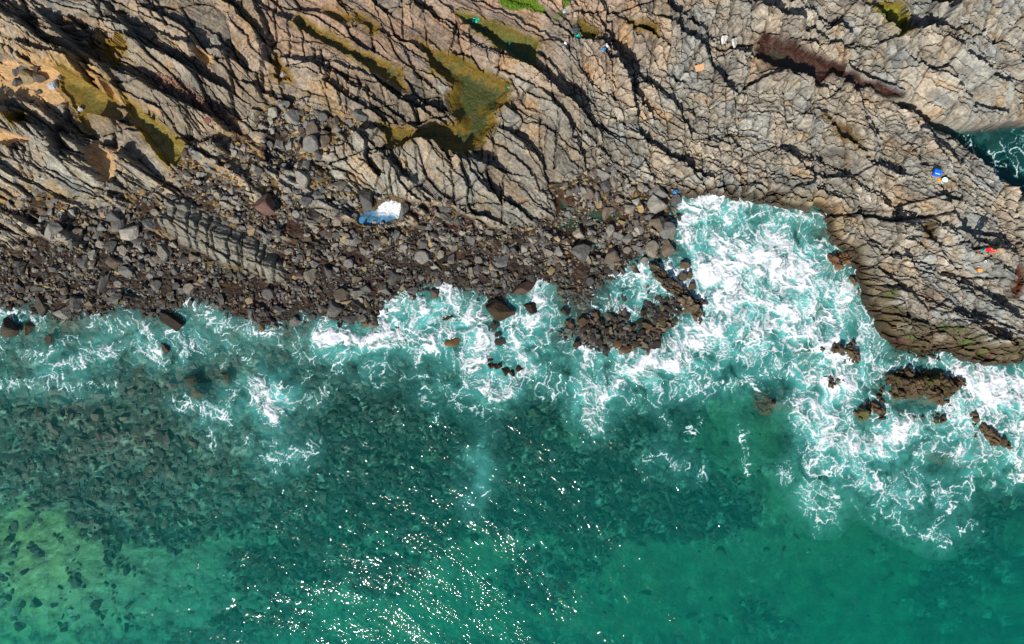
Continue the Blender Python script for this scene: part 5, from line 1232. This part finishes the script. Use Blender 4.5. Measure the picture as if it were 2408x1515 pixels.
def bev_box(name, sx, sy, sz, bev, m, parent=None, loc=(0, 0, 0), rot=(0, 0, 0), taper=1.0):
    bm = bmesh.new(); bmesh.ops.create_cube(bm, size=1)
    for v in bm.verts:
        k = taper if v.co.z < 0 else 1
        v.co = Vector((v.co.x * sx * k, v.co.y * sy * k, (v.co.z + .5) * sz))
    bmesh.ops.bevel(bm, geom=bm.edges[:], offset=bev, segments=2, affect='EDGES')
    me = bpy.data.meshes.new(name); bm.to_mesh(me); bm.free()
    o = link(name, me, m, parent); o.location = loc; o.rotation_euler = rot
    return o
def rest(px, py, r=.12):
    x, y = on_ground(px, py)
    a = np.linspace(0, 6.28, 9); return x, y, float(np.percentile(hz(np.append(x + r * np.cos(a), x), np.append(y + r * np.sin(a), y)), 80))
def empty(name, loc, rz=0):
    o = bpy.data.objects.new(name, None); COL.objects.link(o); o.location = loc; o.rotation_euler.z = rz; return o
card = plain('cardboard', lin((214, 164, 124)), .8, .2)
x, y, z = rest(1967, 192, .2)
bx_ = empty('cardboard_box', (x, y, z - .03), math.radians(14)); tag(bx_, 'flattened tan cardboard box lying on the rock below the white boulders', 'box')
bev_box('carton', .52, .36, .10, .008, card, bx_); bev_box('flap', .255, .36, .012, .003, card, bx_, (-.13, 0, .104), (0, .04, 0)); bev_box('flap', .255, .36, .012, .003, card, bx_, (.131, 0, .102), (0, -.02, 0))
blue = plain('blue_plastic', lin((16, 110, 224)), .35, .5); white = plain('white_plastic', lin((232, 234, 228)), .4, .5); orange = plain('orange_plastic', lin((240, 150, 20)), .5, .4)
x, y, z = rest(2629, 489, .25)
ck = empty('cooler_box', (x, y, z - .03), math.radians(-18)); tag(ck, 'blue plastic cooler box standing on the rock platform', 'cooler')
bev_box('body', .42, .36, .30, .03, blue, ck, taper=.86); bev_box('lid', .45, .39, .06, .02, blue, ck, (0, 0, .302)); bev_box('handle', .30, .05, .03, .012, white, ck, (-.02, -.08, .365)); bev_box('hinge', .06, .03, .04, .008, white, ck, (.12, .205, .28)); bev_box('hinge', .06, .03, .04, .008, white, ck, (-.12, .205, .28))
def lathe(name, prof, m, parent=None, loc=(0, 0, 0), seg=20, cap=True):
    bm = bmesh.new(); rings = []
    for r, zz_ in prof: rings.append([bm.verts.new((r * math.cos(2 * math.pi * k / seg), r * math.sin(2 * math.pi * k / seg), zz_)) for k in range(seg)])
    for a, b2 in zip(rings, rings[1:]):
        for k in range(seg): bm.faces.new((a[k], a[(k + 1) % seg], b2[(k + 1) % seg], b2[k]))
    if cap: bm.faces.new(rings[-1]); bm.faces.new(list(reversed(rings[0])))
    me = bpy.data.meshes.new(name); bm.to_mesh(me); bm.free()
    for p_ in me.polygons: p_.use_smooth = True
    o = link(name, me, m, parent); o.location = loc; return o
x, y, z = rest(2648, 511, .2)
bk = empty('bait_bucket', (x, y, z - .03)); tag(bk, 'white round bucket with green rim beside the blue cooler', 'bucket')
green = plain('green_plastic', lin((60, 160, 90)), .5, .4)
lathe('bucket_body', [(.15, 0), (.19, .26), (.17, .26), (.165, .20), (.02, .19)], white, bk); lathe('rim', [(.19, .245), (.205, .25), (.205, .275), (.185, .275), (.185, .25)], green, bk, cap=False)
crumple('cloth', 2641, 507, 10, 10, .14, (240, 152, 16), 0, 'orange cloth bundle tucked against the white bucket', 'cloth', 12, rough=.7)
x, y, z = rest(2751, 761, .15)
tk = empty('tackle_box', (x, y, z - .02), math.radians(2)); tag(tk, 'small orange tackle box on the rock near the person', 'box')
tan_ = plain('tan_plastic', lin((226, 170, 100)), .6, .3)
bev_box('body', .29, .20, .13, .012, orange, tk); bev_box('lid', .20, .205, .03, .01, tan_, tk, (-.045, 0, .132)); bev_box('clasp', .04, .02, .05, .005, white, tk, (-.03, -.11, .07))
x, y, z = rest(2760, 737, .08)
cp = empty('cup', (x, y, z - .01)); tag(cp, 'small white cup on the rock between person and orange box', 'cup')
lathe('cup_body', [(.05, 0), (.075, .11), (.065, .11), (.05, .02), (.005, .02)], white, cp, seg=14); lathe('drink', [(.001, .06), (.056, .06), (.056, .065), (.001, .066)], plain('drink', lin((120, 100, 60)), .2, .5), cp, seg=14)

# ------------------------------------------------------------------ the person standing on the platform
def skin(name, joints_, edges, m, parent=None, root=0, sub=2):
    me = bpy.data.meshes.new(name); me.from_pydata([j[0] for j in joints_], edges, [])
    o = link(name, me, m, parent)
    sk = o.modifiers.new('Skin', 'SKIN'); sk.use_smooth_shade = True
    lay = me.skin_vertices[0].data
    for k, j in enumerate(joints_):
        r = j[1]; lay[k].radius = r if isinstance(r, tuple) else (r, r); lay[k].use_root = (k == root)
    ss = o.modifiers.new('Subsurf', 'SUBSURF'); ss.levels = sub; ss.render_levels = sub
    return o
skin_m = plain('skin', lin((176, 118, 84)), .55, .3, .06); red = plain('red_shirt', lin((214, 30, 52)), .85, .2, .1, 14); teal = plain('teal_shorts', lin((10, 176, 176)), .85, .2, .1, 14); hair_m = plain('dark_hair', lin((34, 26, 24)), .7, .3)
fx, fy, fz = rest(2741, 709, .12)
def J(x, y, z): return (x, y, z)
body_j = [(J(0, .01, .95), (.13, .10)), (J(0, .0, 1.12), (.12, .09)), (J(0, -.01, 1.32), (.15, .10)), (J(0, -.01, 1.44), (.09, .07)), (J(0, -.02, 1.52), (.052, .052)),
 (J(0, -.05, 1.58), (.07, .08)), (J(0, -.055, 1.66), (.078, .09)), (J(0, -.05, 1.735), (.055, .065))]
body_e = [(0, 1), (1, 2), (2, 3), (3, 4), (4, 5), (5, 6), (6, 7)]
def chain(start, pts):
    prev = start
    for p_, r in pts:
        body_j.append((p_, r)); body_e.append((prev, len(body_j) - 1)); prev = len(body_j) - 1
    return prev
for sx in (-1, 1):
    chain(0, [(J(sx * .09, .01, .86), .088), (J(sx * .11, -.03 if sx > 0 else .02, .50), .058), (J(sx * .115, .0, .42), .056), (J(sx * .12, .03, .11), .036), (J(sx * .12, .02, .045), .036), (J(sx * .13, -.10, .03), .034), (J(sx * .132, -.17, .024), .024)])
    hand = chain(3, [(J(sx * .17, -.01, 1.41), .058), (J(sx * .24, -.03, 1.15), .042), (J(sx * .20, -.16, 1.07), .036), (J(sx * .11, -.32, 1.10), .024), (J(sx * .085, -.37, 1.105), (.034, .018))])
    hx, hy, hz_ = body_j[hand][0]
    for q in range(4):
        chain(hand, [(J(hx - sx * .008, hy - .03, hz_ + .028 - q * .019), .009), (J(hx - sx * .03, hy - .055 - .004 * (q in (1, 2)), hz_ + .026 - q * .019), .008), (J(hx - sx * .05, hy - .04, hz_ + .022 - q * .018), .0075)])
    chain(hand, [(J(hx - sx * .012, hy + .012, hz_ + .034), .010), (J(hx - sx * .035, hy - .012, hz_ + .045), .009)])
person = skin('person', body_j, body_e, skin_m)
person.location = (fx, fy, fz - .02); person.rotation_euler.z = math.radians(-20)
tag(person, 'person in red shirt and teal shorts standing on the platform', 'person')
sh_j = [(J(0, .01, .93), (.165, .13)), (J(0, .0, 1.12), (.155, .12)), (J(0, -.01, 1.32), (.185, .135)), (J(0, -.01, 1.43), (.12, .10)), (J(0, -.015, 1.475), (.07, .065))]; sh_e = [(0, 1), (1, 2), (2, 3), (3, 4)]
for sx in (-1, 1):
    k = len(sh_j); sh_j += [(J(sx * .18, -.01, 1.40), .085), (J(sx * .23, -.025, 1.22), .072)]; sh_e += [(3, k), (k, k + 1)]
skin('shirt', sh_j, sh_e, red, person)
so_j = [(J(0, .01, .97), (.165, .13))]; so_e = []
for sx in (-1, 1):
    k = len(so_j); so_j += [(J(sx * .09, .01, .86), .12), (J(sx * .112, -.01, .60), .105)]; so_e += [(0, k), (k, k + 1)]
skin('shorts', so_j, so_e, teal, person)
skin('hair', [(J(0, -.02, 1.60), (.06, .05)), (J(0, -.02, 1.68), (.085, .085)), (J(0, -.04, 1.745), (.075, .08))], [(0, 1), (1, 2)], hair_m, person)
rod = empty('fishing_rod', (fx, fy, fz - .02), math.radians(-20)); tag(rod, 'thin dark fishing rod held by the person in red', 'fishing rod')
def tube(name, pts, rad, m, parent):
    V = []; Q = []; seg = 8
    for k, p_ in enumerate(pts):
        d_ = (Vector(pts[min(k + 1, len(pts) - 1)]) - Vector(pts[max(k - 1, 0)])).normalized(); a_ = d_.orthogonal().normalized(); b_ = d_.cross(a_)
        for j in range(seg):
            t = 2 * math.pi * j / seg; V.append(Vector(p_) + (a_ * math.cos(t) + b_ * math.sin(t)) * rad[k])
    for k in range(len(pts) - 1):
        for j in range(seg): Q.append((k * seg + j, k * seg + (j + 1) % seg, (k + 1) * seg + (j + 1) % seg, (k + 1) * seg + j))
    return link(name, new_mesh(name, np.array([v[:] for v in V]), np.array(Q), smooth=True), m, parent)
dark = plain('rod_black', lin((40, 38, 36)), .4, .5)
tube('grip', [(.07, -.28, 1.06), (.05, -.50, 1.16)], [.013, .012], dark, rod); tube('blank', [(.05, -.50, 1.16), (.02, -1.0, 1.42), (-.02, -1.6, 1.70), (-.04, -2.1, 1.86)], [.007, .006, .004, .002], dark, rod); lathe('reel', [(.02, -.02), (.03, -.015), (.03, .015), (.02, .02)], dark, rod, (.055, -.46, 1.10), 10)
print('all built')
